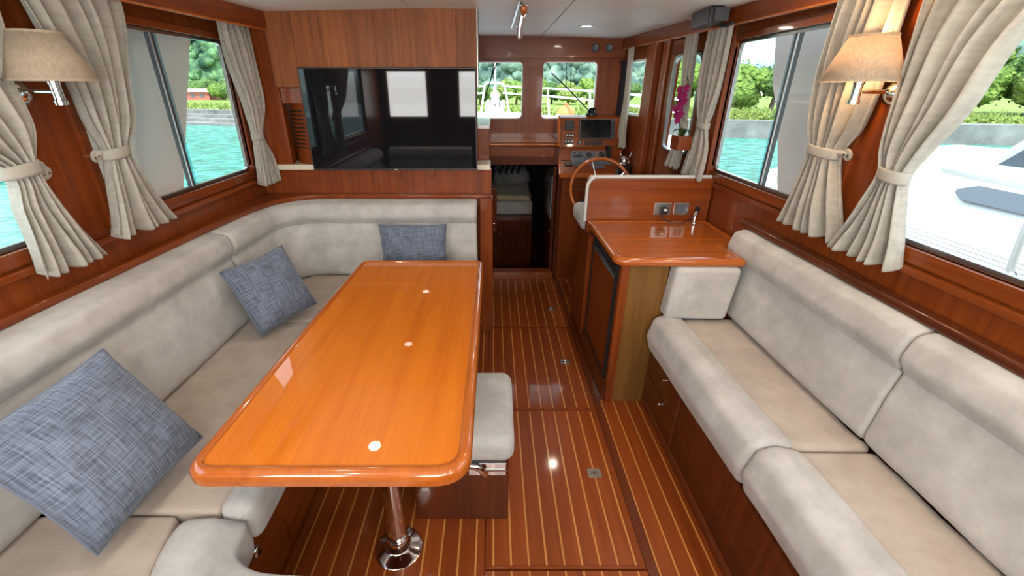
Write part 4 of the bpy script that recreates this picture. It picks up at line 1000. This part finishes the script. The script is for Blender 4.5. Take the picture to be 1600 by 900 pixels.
# ================================================================ forward cabin
M['blanket'] = cloth('tan_blanket', (.42, .33, .20), (.60, .50, .34), 6)
t = thing('berth', 'berth with tan blanket and mattress in the dark cabin beyond the companionway', 'bed', (.2, 5.1, -.3))
box(-.75, .42, 4.62, 6.1, -.3, .35).build('base', 'dark', t, smooth=False)
MB().slab(dens(rpoly(rect(-.75, .42, 4.60, 6.1), .04, 4)), .355, .50, .03).build('mattress', 'suede', t)
jitter(MB().slab(dens(rpoly(rect(-.74, .41, 4.62, 5.5), .05, 4), .05), .50, .565, .03), .02, 6).build('blanket', 'blanket', t)
M['stripe'] = cloth('grey_pillowcase', (.18, .17, .16), (.30, .29, .27), 5)
t = thing('berth_pillow', 'dark grey pillow with pale bands lying on the berth', 'pillow', (.2, 5.3, .6))
jitter(MB().slab(dens(rpoly(rect(.0, .42, 5.05, 5.6), .08, 5), .05), .575, .74, .07, .05, k=5), .02, 6).build('case', 'stripe', t)
for k in range(4): MB().slab(rpoly([(.06+k*.07, 5.06), (.085+k*.07, 5.06), (.14+k*.07, 5.5), (.115+k*.07, 5.5)], .003, 2), .70, .752, .004).build('band', 'void', t)
for i, (x, y, z) in enumerate(((.06, 4.61, .15), (.06, 4.61, .02))):
    MB().lathe([(0, .012), (.008, .01), (.008, .004), (.004, 0)], (x, y, z), (0, -1, 0), 10).build('drawer_knob', 'chrome', bpy.data.objects['berth'])
t = thing('cabin_door', 'dark wooden cabin door standing open at the right side of the companionway', 'door', (.53, 3.8, 0))
box(.515, .54, 3.775, 4.45, -.28, 1.0).build('leaf', 'dark', t, smooth=False)
box(.509, .516, 3.84, 4.08, .52, .90).build('mirror', 'alu', t, bevel=.002)
for z in (.42, .64): MB().lathe([(0, .016), (.010, .014), (.010, .006), (.004, 0)], (.515, 3.82, z), (-1, 0, 0), 12).build('knob', 'chrome', t)
t = thing('folded_door', 'narrow dark door leaf folded back at the left side of the companionway', 'door', (0.01, 3.8, .4))
MB().slab(rpoly(rect(-.015, .03, 3.775, 3.80), .004, 2), .42, .82, .01).build('leaf', 'dark', t)
MB().lathe([(0, .012), (.008, .01), (.008, .004), (.004, 0)], (.005, 3.775, .50), (0, -1, 0), 10).build('knob', 'chrome', t)
# ================================================================ outside
ZWAT = -.6
def water_mat():
    m, nt, b = new_mat('harbour_water')
    t = nt.nodes.new('ShaderNodeTexCoord'); mp = nt.nodes.new('ShaderNodeMapping'); mp.inputs['Scale'].default_value = (1.6, 4.2, 1)
    lk(nt, t.outputs['Object'], mp.inputs['Vector'])
    n = nt.nodes.new('ShaderNodeTexNoise'); n.inputs['Scale'].default_value = 1.3; n.inputs['Detail'].default_value = 6; n.inputs['Distortion'].default_value = .6
    lk(nt, mp.outputs[0], n.inputs['Vector'])
    r = nt.nodes.new('ShaderNodeValToRGB'); lk(nt, n.outputs['Fac'], r.inputs[0])
    r.color_ramp.elements[0].position = .42; r.color_ramp.elements[0].color = (.012, .15, .115, 1)
    r.color_ramp.elements[1].position = .58; r.color_ramp.elements[1].color = (.09, .44, .34, 1)
    lk(nt, r.outputs[0], b.inputs['Base Color']); b.inputs['Roughness'].default_value = .12
    bp = nt.nodes.new('ShaderNodeBump'); bp.inputs['Strength'].default_value = .9; bp.inputs['Distance'].default_value = .35
    lk(nt, n.outputs['Fac'], bp.inputs['Height']); lk(nt, bp.outputs[0], b.inputs['Normal'])
    return m
M['water'] = water_mat()
struct(box(-300, 300, -200, 60, ZWAT-.5, ZWAT).build('water', 'water', smooth=False), 'turquoise rippled harbour water around the boat')
M['concrete'] = cloth('quay_concrete', (.09, .09, .09), (.27, .265, .26), .8, bump=.4, sheen=0)
M['grass'] = cloth('grass', (.10, .17, .03), (.26, .34, .08), .5, bump=.5, sheen=0)
def forest_mat(name, c1, c2, s):
    m, nt, b = new_mat(name)
    t = nt.nodes.new('ShaderNodeTexCoord'); v = nt.nodes.new('ShaderNodeTexVoronoi'); v.inputs['Scale'].default_value = s
    n = nt.nodes.new('ShaderNodeTexNoise'); n.inputs['Scale'].default_value = s*.8; n.inputs['Detail'].default_value = 8
    lk(nt, t.outputs['Object'], v.inputs['Vector']); lk(nt, t.outputs['Object'], n.inputs['Vector'])
    a = nt.nodes.new('ShaderNodeMath'); a.operation = 'MULTIPLY_ADD'; a.inputs[1].default_value = -.35
    lk(nt, v.outputs['Distance'], a.inputs[0]); lk(nt, n.outputs['Fac'], a.inputs[2])
    r = nt.nodes.new('ShaderNodeValToRGB'); lk(nt, a.outputs[0], r.inputs[0])
    r.color_ramp.elements[0].position = .15; r.color_ramp.elements[0].color = (*c1, 1)
    r.color_ramp.elements[1].position = .6; r.color_ramp.elements[1].color = (*c2, 1)
    lk(nt, r.outputs[0], b.inputs['Base Color']); b.inputs['Roughness'].default_value = .9
    bp = nt.nodes.new('ShaderNodeBump'); bp.inputs['Strength'].default_value = 1; bp.inputs['Distance'].default_value = 1.5
    lk(nt, a.outputs[0], bp.inputs['Height']); lk(nt, bp.outputs[0], b.inputs['Normal'])
    return m
M['forest'] = forest_mat('forest_hill', (.015, .06, .035), (.20, .38, .16), .5)
M['forest2'] = forest_mat('haze_tinted_forest', (.05, .10, .09), (.24, .35, .26), .4)  # blue-green haze of distance mixed into the forest colour
M['far'] = forest_mat('haze_painted_far_hill', (.22, .40, .60), (.28, .48, .68), .03)  # blue of aerial haze painted in as the hill's colour
# quay: line from port-ahead to starboard-ahead
Q = [(-90, 60), (-30, 37), (8, 23.5), (24, 18.5), (60, 8), (110, -20)]
def quay_strip(dy0, dy1, z0, z1, name, mat, label=None):
    mb = MB(); n = len(Q)
    pts = [(x, y+dy0) for x, y in Q]+[(x, y+dy1) for x, y in Q[::-1]]
    return struct(mb.prism(pts, z0, z1).build(name, mat, smooth=False), label)
qw = quay_strip(0, 1.0, -2, .20, 'quay_wall', 'concrete', 'grey concrete quay wall along the far side of the water')
quay_strip(1.0, 90, -2, .16, 'grass_bank', 'grass', 'bright grassy bank behind the quay')
for k in range(3):
    MB().prism([(-90, 60-.9*(3-k)), (-30, 37-.9*(3-k)), (-6, 28.3-.9*(3-k)), (-6, 28.6), (-30, 37.1), (-90, 60.1)], -2, -.45+k*.2).build('quay_step', 'concrete', qw, smooth=False)
# hills
ico = bmesh.new(); bmesh.ops.create_icosphere(ico, subdivisions=1, radius=1)
IV1 = [v.co.copy() for v in ico.verts]; IF1 = [tuple(v.index for v in f.verts) for f in ico.faces]; ico.free()
def hill(name, label, pts, depth, mat, seed, base=.1, nx=90, ny=16, rough=1.0, canopy=None):
    """pts: ridge (x, y, height)"""
    P = catmull([Vector(p) for p in pts], 10); mb = MB(); L = len(P)-1
    def fn(u, v):
        q = u*L; i = min(int(q), L-1); p = P[i].lerp(P[i+1], q-i)
        d = Vector((p.x, p.y, 0)).normalized()
        h = p.z*math.sin(v*PI/2)**.9 if v <= 1 else p.z
        x, y = p.x-d.x*depth*(1-v), p.y-d.y*depth*(1-v)
        z = base+h+rough*(2.4*noise.noise(Vector((x*.08, y*.08, seed)))+2.2*noise.noise(Vector((x*.22, y*.22, seed)))+1.2*noise.noise(Vector((x*.5, y*.5, seed))))*(v > 0)*min(1, h*.3)
        return (x, y, z)
    nx = max(nx, 40)
    o = mb.grid(fn, nx, ny).build(name, mat, angle=180)
    if canopy:
        n_, r_, u0, u1 = canopy; cb = MB(); rd = random.Random(seed)
        for k in range(n_):
            p = Vector(fn(u0+(u1-u0)*rd.random(), rd.random()**.8)); rr = r_*rd.uniform(.6, 1.3); kk = rd.random()*9
            cb.add([p+Vector((v.x, v.y, v.z*1.1))*rr*(1+.3*noise.noise(v*2+Vector((kk, k, 0)))) for v in IV1], IF1)
        c_ = cb.build('forest_canopy', mat, o, angle=180); c_['kind'] = 'stuff'
    return struct(o, label)
hill('hill', 'dense green wooded hill filling the left window', [(-240, 50, 60), (-160, 105, 60), (-105, 150, 68), (-50, 185, 62)], 60, 'forest', 3, nx=220, ny=50, rough=1.6, canopy=(15000, 1.0, .35, .8))
hill('hill', 'wooded hill with blue-green haze in its colour behind the windscreen', [(-60, 150, 60), (-10, 170, 52), (30, 175, 44), (58, 168, 26), (80, 160, 5)], 70, 'forest2', 5, nx=200, ny=40, rough=2, canopy=(11000, 1.5, .15, .9))
hill('hill', 'distant mountain painted pale blue for haze, seen through the right window', [(95, 330, 12), (135, 330, 11), (162, 320, 15), (185, 305, 10), (215, 290, 6), (300, 260, 6)], 60, 'far', 8, nx=160, ny=20, rough=3)
hill('hill', 'dark hillside with blue-green haze in its colour, upper right corner window', [(118, 140, 9), (140, 138, 19), (165, 132, 30), (190, 118, 46), (230, 80, 60), (250, 0, 60)], 60, 'forest2', 11, nx=160, ny=40, rough=2, canopy=(5000, 1.6, 0, .7))
# trees: trunk + lumpy crown + loose leaf sprays
M['leaf1'] = forest_mat('fresh_foliage', (.18, .34, .05), (.48, .66, .13), 5)
M['leaf2'] = forest_mat('deep_foliage', (.09, .22, .05), (.30, .48, .12), 5)
M['leaf3'] = forest_mat('reed_foliage', (.30, .42, .08), (.58, .70, .20), 6)
M['bark'] = simple('tree_bark', (.12, .08, .05), .9)
ico = bmesh.new(); bmesh.ops.create_icosphere(ico, subdivisions=2, radius=1)
IV = [v.co.copy() for v in ico.verts]; IF = [tuple(v.index for v in f.verts) for f in ico.faces]; ico.free()
def crown(w, h, seed, blobs=14, leaves=500, palm=False):
    rnd = random.Random(seed); mb = MB()
    cs = []
    for k in range(blobs):
        a = rnd.random()*2*PI; r = rnd.random()**.6*w*.36; zz = h*(.30+.55*rnd.random()*(1-r/w)); rr = w*rnd.uniform(.15, .27)
        c = Vector((r*math.cos(a), r*math.sin(a), zz)); cs.append((c, rr))
        mb.add([c+Vector((v.x, v.y, v.z*.85))*rr*(1+.35*noise.noise(v*2.5+Vector((seed, k, 0)))) for v in IV], IF)
    for k in range(leaves):
        c, rr = cs[rnd.randrange(blobs)]; d = Vector((rnd.gauss(0, 1), rnd.gauss(0, 1), rnd.gauss(0, 1))).normalized()
        p = c+d*rr*rnd.uniform(.9, 1.25); s_ = w*rnd.uniform(.015, .04); e1 = Vector((rnd.gauss(0, 1), rnd.gauss(0, 1), rnd.gauss(0, 1))).normalized()*s_; e2 = d.cross(e1).normalized()*s_
        mb.add([p-e1-e2*.5, p+e1-e2*.5, p+e1*.6+e2, p-e1*.6+e2], [(0, 1, 2, 3)])
    return mb
protos = {}
def tree(x, y, w, h, mat, label, seed, group='trees on the far bank', cat='tree', name='tree'):
    t = thing(name, label, cat, (x, y, .15), group)
    mb = crown(w, h, seed, 12, 420); mb.v = [(vx+x, vy+y, vz+.15) for vx, vy, vz in mb.v]
    mb.build('foliage', mat, t, angle=180)
    MB().tube([(x, y, .1), (x+.05*w, y, .1+h*.35), (x, y, .1+h*.6)], [w*.05, w*.035, w*.02], 7).build('trunk', 'bark', t)
ORD = ['first', 'second', 'third', 'fourth', 'fifth', 'sixth', 'seventh', 'eighth', 'ninth', 'tenth', 'eleventh', 'twelfth']
def tree_row(spots, label, group, mats, hs, ws, seed0):
    pr = []
    base = label; spots = sorted(spots, key=lambda q: q[0]/q[1])
    for k, (x, y) in enumerate(spots):
        label = ORD[k] + ' ' + base
        rnd = random.Random(seed0+k); w = rnd.uniform(*ws); h = rnd.uniform(*hs)
        if k < 4:
            t = thing('tree', label, 'tree', (x, y, .15), group)
            mb = crown(w, h, seed0+k, 12, 420); mb.v = [(vx+x, vy+y, vz+.15) for vx, vy, vz in mb.v]
            f = mb.build('foliage', mats[k % len(mats)], t, angle=180)
            b = MB().tube([(x, y, .1), (x+.05*w, y, .1+h*.35), (x, y, .1+h*.6)], [w*.05, w*.035, w*.02], 7).build('trunk', 'bark', t)
            pr.append((t, f, b))
        else:
            t0, f0, b0 = pr[k % 4]; t = t0.copy(); t['label'] = label; COL.objects.link(t); t.location = (x, y, .15)
            t.rotation_euler = (0, 0, rnd.uniform(0, 6)); s_ = rnd.uniform(.8, 1.2); t.scale = (s_, s_, s_*rnd.uniform(.85, 1.15))
            for c0 in (f0, b0): c = c0.copy(); COL.objects.link(c); c.parent = t
rr_ = random.Random(4)
tree_row([(13+i*1.9+rr_.uniform(-.4, .4), 34-i*.75+rr_.uniform(-1, 1)) for i in range(11)], 'bushy green tree from the left in the row seen through the right windows', 'trees seen through the right windows', ['leaf1', 'leaf3', 'leaf1', 'leaf2'], (2.9, 4.0), (2.6, 3.6), 20)
tree_row([(30+i*2.6, 30-i*2.2+rr_.uniform(-1, 1)) for i in range(6)], 'tall rounded green tree from the left through the window at the right edge', 'tall trees at the right edge', ['leaf1', 'leaf2', 'leaf1', 'leaf3'], (4.6, 5.8), (4.2, 5.2), 40)
tree_row([(-3+i*1.7+rr_.uniform(-.4, .4), 46+rr_.uniform(-2, 2)) for i in range(10)], 'small green tree from the left in the row seen through the windscreen', 'trees seen through the windscreen', ['leaf1', 'leaf2', 'leaf3', 'leaf1'], (2.1, 3.0), (2.2, 3.0), 60)
tree_row([(-33-i*3.2+rr_.uniform(-.6, .6), 62+i*2.2+rr_.uniform(-1, 1)) for i in range(11)], 'low green tree from the left at the foot of the left hill', 'trees at the foot of the left hill', ['leaf2', 'leaf1', 'leaf2', 'leaf2'], (2.0, 3.0), (3.0, 4.0), 80)
# reeds and tall grass band
mb = MB(); rnd = random.Random(12)
for k in range(9000):
    u = rnd.random(); i = rnd.choice([0, 1, 1, 2, 2, 2, 2, 3, 3]); a, b = Q[i], Q[i+1]
    x = a[0]+(b[0]-a[0])*u; y = a[1]+(b[1]-a[1])*u+1.2+rnd.random()**1.6*9; h = rnd.uniform(.15, .5); w_ = rnd.uniform(.03, .1); d = rnd.uniform(-.15, .15)
    mb.add([(x-w_, y, .14), (x+w_, y, .14), (x+d, y+d, .14+h)], [(0, 1, 2)])
o = mb.build('tall_grass', 'leaf3', smooth=False); tag(o, 'tall rough grass growing along the top of the quay', 'grass', kind='stuff')
# red-roofed sheds in the left window
M['redroof'] = simple('red_roof', (.45, .12, .10), .7); M['pinkroof'] = simple('pale_pink_roof', (.72, .62, .60), .7)
def shed(name, label, x, y, w, d, h, hr, rm, wm):
    t = thing(name, label, 'building', (x, y, .15))
    box(x-w/2, x+w/2, y-d/2, y+d/2, .15, .15+h).build('wall', wm, t, smooth=False)
    MB().prism([(x-w/2-.3, .15+h), (x+w/2+.3, .15+h), (x+w/2-.6, .15+h+hr), (x-w/2+.6, .15+h+hr)], y-d/2-.3, y+d/2+.3, 'Y').build('roof', rm, t, smooth=False)
    for k in range(int(w//1.2)): box(x-w/2+.4+k*1.2, x-w/2+1.0+k*1.2, y-d/2-.04, y-d/2, .5, .15+h*.75).build('window', 'gauge', t, smooth=False)
shed('shed', 'low building with pinkish red walls and pale roof beyond the left window', -41.5, 66, 6.5, 4, 1.0, .45, 'pinkroof', 'redroof')
shed('shed', 'long pale low shed beside the pinkish red building in the left window', -50, 70, 9, 3, .75, .2, 'pinkroof', 'white')
for i, (x, y) in enumerate(((-38.5, 41.6), (-31.5, 38.8))):
    o = MB().lathe([(.16, .18), (.13, .45), (.2, .5), (0, .52)], (x, y, 0), n=10).build('mooring_bollard', 'rubber')
    tag(o, 'small dark mooring bollard on the stepped quay in the left window, ' + ['left one', 'right one'][i], 'bollard', 'quay bollards')
o = MB().tube([(24.2, 19.4, .15), (24.2, 19.4, .55), (24.45, 19.3, .72)], .13, 8).build('quay_post', 'rubber'); tag(o, 'dark leaning post on the quay at the right edge window', 'post')

# ---- own boat: roof supports, foredeck, rails, wipers
def wing(x, pts, label):
    mb = MB().prism(pts, x-.03, x+.03, 'X')
    mb.v = [((vx*(1-max(0, vz-1)*.13)), vy*(1-max(0, vz-1)*.13), vz) for vx, vy, vz in mb.v]; o = mb.build('roof_support', 'white', bevel=.008); tag(o, label, 'support panel', None); return o
wing(-1.85, [(1.95, 2.04), (3.13, 2.04), (3.03, 1.88), (2.46, 1.03), (2.3, .55), (1.95, .55)], 'big white slanted moulded panel outside the left window')
wing(1.85, [(1.95, 2.04), (3.30, 2.04), (3.14, 1.62), (2.92, 1.35), (2.80, 1.13), (2.6, .55), (1.95, .55)], 'big white slanted moulded panel outside the right window')
hull = thing('own_boat_hull', 'white foredeck and hull of this boat ahead of the windscreen', 'boat hull', (0, 6, 0))
dk = [(-1.9, 4.25), (1.9, 4.25), (1.75, 6.0), (1.2, 8.0), (.25, 9.8), (-.25, 9.8), (-1.2, 8.0), (-1.75, 6.0)]
MB().prism(dk, 1.06, 1.10).build('deck', 'white', hull, smooth=False)
mb = MB()
for a_2, b_2 in zip(dk[1:], dk[2:]+dk[:1]): mb.prism([a_2, b_2, (b_2[0]*.97, b_2[1]-.03), (a_2[0]*.97, a_2[1]-.03)], -.7, 1.07)
mb.build('topsides', 'white', hull, smooth=False)
MB().tube([(x, y, 1.12) for x, y in dk[1:]], .04, 8).build('toe_rail', 'white', hull)
for xa, xb in ((-2.3, -1.53), (1.39, 2.08)): MB().slab(rpoly([(xa, -2.4), (xb, -2.4), (xb, 4.2), (xa, 4.2)], .05), -.7, .55, .02).build('bounce_side_deck', 'white', hull)  # unseen white decks, raised to bounce sunlight onto supports and ceiling
wl = thing('windlass', 'white anchor windlass and locker on the bow, seen through the left windscreen', 'windlass', (.03, 9.0, 1.0))
MB().slab(rpoly(rect(-.16, .20, 8.6, 9.2), .05, 4), 1.0, 1.28, .05).build('locker', 'white', wl)
MB().lathe([(0, .0), (.10, .0), (.10, .1), (.07, .16), (.10, .2), (.06, .26), (0, .27)], (.03, 8.8, 1.28), n=16).build('drum', 'chrome', wl)
MB().tube([(.03, 9.0, 1.28), (.03, 9.3, 1.62)], .03, 8).build('post', 'white', wl)
for x in (-.1, .17): MB().lathe([(0, 0), (.05, 0), (.04, .12), (0, .14)], (x, 8.7, 1.27), n=12).build('fitting', 'white', wl)
pr_ = thing('bow_rail', 'white tubular bow rail and pulpit ahead of the windscreen', 'railing', (0, 8, 1.02))
MB().tube(catmull([(-.26, 8.9, 1.04), (-.20, 8.95, 1.4), (-.16, 9.0, 1.66), (-.1, 9.05, 1.69), (.12, 9.05, 1.69), (.20, 9.0, 1.64), (.26, 8.95, 1.4), (.32, 8.9, 1.04)], 5), .018, 8).build('pulpit', 'white', pr_)
for z, nm in ((0, 'top_rail'), (-.12, 'middle_rail')):
    for sg in (1, -1):
        MB().tube(catmull([(.18*sg, 9.0, 1.64+z), (.9*sg, 8.2, 1.60+z), (1.45*sg, 6.8, 1.56+z), (1.75*sg, 5.2, 1.52+z), (1.8*sg, 4.4, 1.50+z)], 6), .014, 8).build(nm, 'white', pr_)
for sg in (1, -1):
    for x, y in ((.95, 8.1), (1.42, 6.9), (1.72, 5.4)):
        MB().tube([(x*sg+.03, y, 1.02), (x*sg-.03, y, 1.58)], .014, 8).build('stanchion', 'white', pr_)
o = MB().lathe([(0, -.15), (.08, -.13), (.135, -.07), (.15, 0), (.135, .07), (.08, .13), (.03, .15), (.03, .18), (0, .18)], (1.20, 7.75, 1.20), n=20).build('mooring_float', 'orange'); tag(o, 'round orange mooring float on the foredeck behind the console', 'buoy')
for i, pts in enumerate([[(-.085, 4.20, 1.50), (-.02, 4.195, 1.68), (.03, 4.19, 1.80)], [(.50, 4.19, 1.72), (.65, 4.195, 1.60), (.84, 4.20, 1.43)]]):
    w = thing('windscreen_wiper', ['black wiper on the left windscreen', 'black wiper slanting across the right windscreen'][i], 'wiper', pts[0])
    MB().tube(pts, .006, 6).build('blade', 'black', w)
    if i == 0: MB().tube([(-.02, 4.20, 1.68), (.02, 4.21, 1.86)], .005, 6).build('arm', 'black', w)
    else:
        for dx in (-.012, .03): MB().tube([(.65+dx, 4.205, 1.60), (.635+dx, 4.21, 1.86)], .004, 6).build('arm', 'black', w)
o = MB().tube([(.035, 9.6, 1.0), (.035, 9.6, 3.4)], .018, 6).build('flag_staff', 'white'); tag(o, 'thin white staff standing at the bow', 'pole')
gt = thing('side_gate_rail', 'chrome-white rail loop on the side deck outside the right window', 'railing', (2.2, 3.2, .8))
MB().tube(catmull([(2.2, 3.38, .80), (2.2, 3.42, 1.1), (2.2, 3.42, 1.24), (2.2, 3.34, 1.27), (2.2, 3.0, 1.25), (2.2, 2.6, 1.24), (2.2, 2.2, 1.23)], 6), .016, 8).build('loop', 'piping', gt)
for y in (3.12, 3.02): MB().tube([(2.2, y-.03, .80), (2.2, y, 1.25)], .013, 8).build('stanchion', 'piping', gt)
# ---- neighbouring motor boat alongside
nb = thing('motor_boat', 'large white motor boat moored alongside, filling the near right window', 'boat', (3.4, 2.5, .7))
MB().prism([(2.12, -3), (2.12, 2.9), (2.4, 3.9), (3.0, 4.9), (3.9, 5.6), (4.8, 5), (4.8, -3)], -.7, .78).build('hull', 'hullwhite', nb, smooth=False)
box(2.135, 2.72, -2.5, 2.9, .779, .79).build('caulk', 'rubber', nb, smooth=False)
for k in range(8):
    x = 2.14+k*.072; box(x, x+.062, -2.5, 2.9+k*.12, .782, .80).build('deck_board', 'whitecloth', nb, bevel=.002)
def loft(sections):
    mb = MB(); n = len(sections[0]); vs = [p for s_ in sections for p in s_]
    fs = [(i*n+j, i*n+j+1, (i+1)*n+j+1, (i+1)*n+j) for i in range(len(sections)-1) for j in range(n-1)]
    fs += [tuple(range(n)), tuple(range((len(sections)-1)*n, len(sections)*n))[::-1]]
    return mb.add(vs, fs)
def sec(y, k): return [(x0+(.0 if k > .5 else .2), y, z) for x0, z in ((2.74, .78), (2.80, .90), (2.90, 1.0+.08*k), (3.02, 1.06+.1*k), (3.3, 1.10+.1*k), (3.9, 1.13+.1*k), (4.5, 1.06+.1*k), (4.7, .78))]
loft([sec(-2.5, 1), sec(2.2, 1), sec(3.2, .6), sec(4.0, .2), [(x+.35, 4.7, .82+(z-.78)*.3) for x, _, z in sec(5, .2)]]).build('coachroof', 'hullwhite', nb, angle=50)
# cabin house with raked windscreen
MB().prism([(-2.5, 1.1), (3.0, 1.1), (2.15, 1.95), (-2.5, 1.95)], 3.2, 4.5, 'X').build('cabin_house', 'hullwhite', nb, bevel=.04)
MB().prism([(-1.0, 1.15), (2.84, 1.15), (2.18, 1.81), (-1.0, 1.81)], 3.19, 3.205, 'X').build('side_glass', 'gauge', nb, bevel=.003)
pw = MB().slab(rpoly([(1.3, .985), (2.62, .985), (2.72, 1.03), (2.60, 1.075), (1.3, 1.075)], .025, 5), 0, .012, .003)
pw.v = [(2.80+(b-.90)*.56-c-.006, a, b) for a, b, c in pw.v]; pw.build('port_light', 'gauge', nb)
rl = MB().tube(catmull([(2.30, -2, 1.215), (2.30, 1.9, 1.215), (2.30, 2.5, 1.25), (2.45, 3.8, 1.28), (3.0, 4.7, 1.30), (3.8, 5.4, 1.32)], 8), .016, 8).build('guard_rail', 'steel', nb)
for y, x in ((-.4, 2.3), (1.8, 2.30), (3.75, 2.45), (4.65, 3.0)):
    MB().tube(catmull([(x-.02, y-.08, .80), (x, y-.03, .84), (x, y, .9), (x, y+.03, 1.22)], 4), .014, 8).build('stanchion', 'steel', nb)
bt = thing('moored_boat', 'small white boat moored far out, at the left edge window', 'boat', (-13.2, 11.8, -.6))
MB().prism([(-16.4, 10.2), (-12.6, 11.2), (-12.0, 12.4), (-16.0, 12.6)], -.6, -.05).build('hull', 'white', bt, bevel=.08)
MB().prism([(-15.6, 10.9), (-13.4, 11.4), (-13.4, 12.2), (-15.6, 12.2)], -.05, .35).build('cabin', 'whitecloth', bt, bevel=.06)
MB().prism([(-15.0, 10.85), (-13.9, 11.1), (-13.9, 11.2), (-15.0, 11.2)], .05, .22).build('window', 'gauge', bt)
# boat astern, mirrored in the television
ab = thing('astern_boat', 'white cruiser moored astern, visible only mirrored in the television', 'boat', (-2, -8, -.6))
MB().prism([(-5, -6), (2.5, -6), (3.4, -7.5), (3.0, -10), (-5, -10)], -.7, 1.0).build('hull', 'white', ab, bevel=.1)
MB().prism([(-4.4, -6.6), (1.5, -6.6), (1.8, -9.5), (-4.4, -9.5)], 1.0, 1.9).build('cabin', 'white', ab, bevel=.1)
box(-4, 1.2, -6.62, -6.56, 1.25, 1.6).build('window_band', 'gauge', ab, bevel=.02)
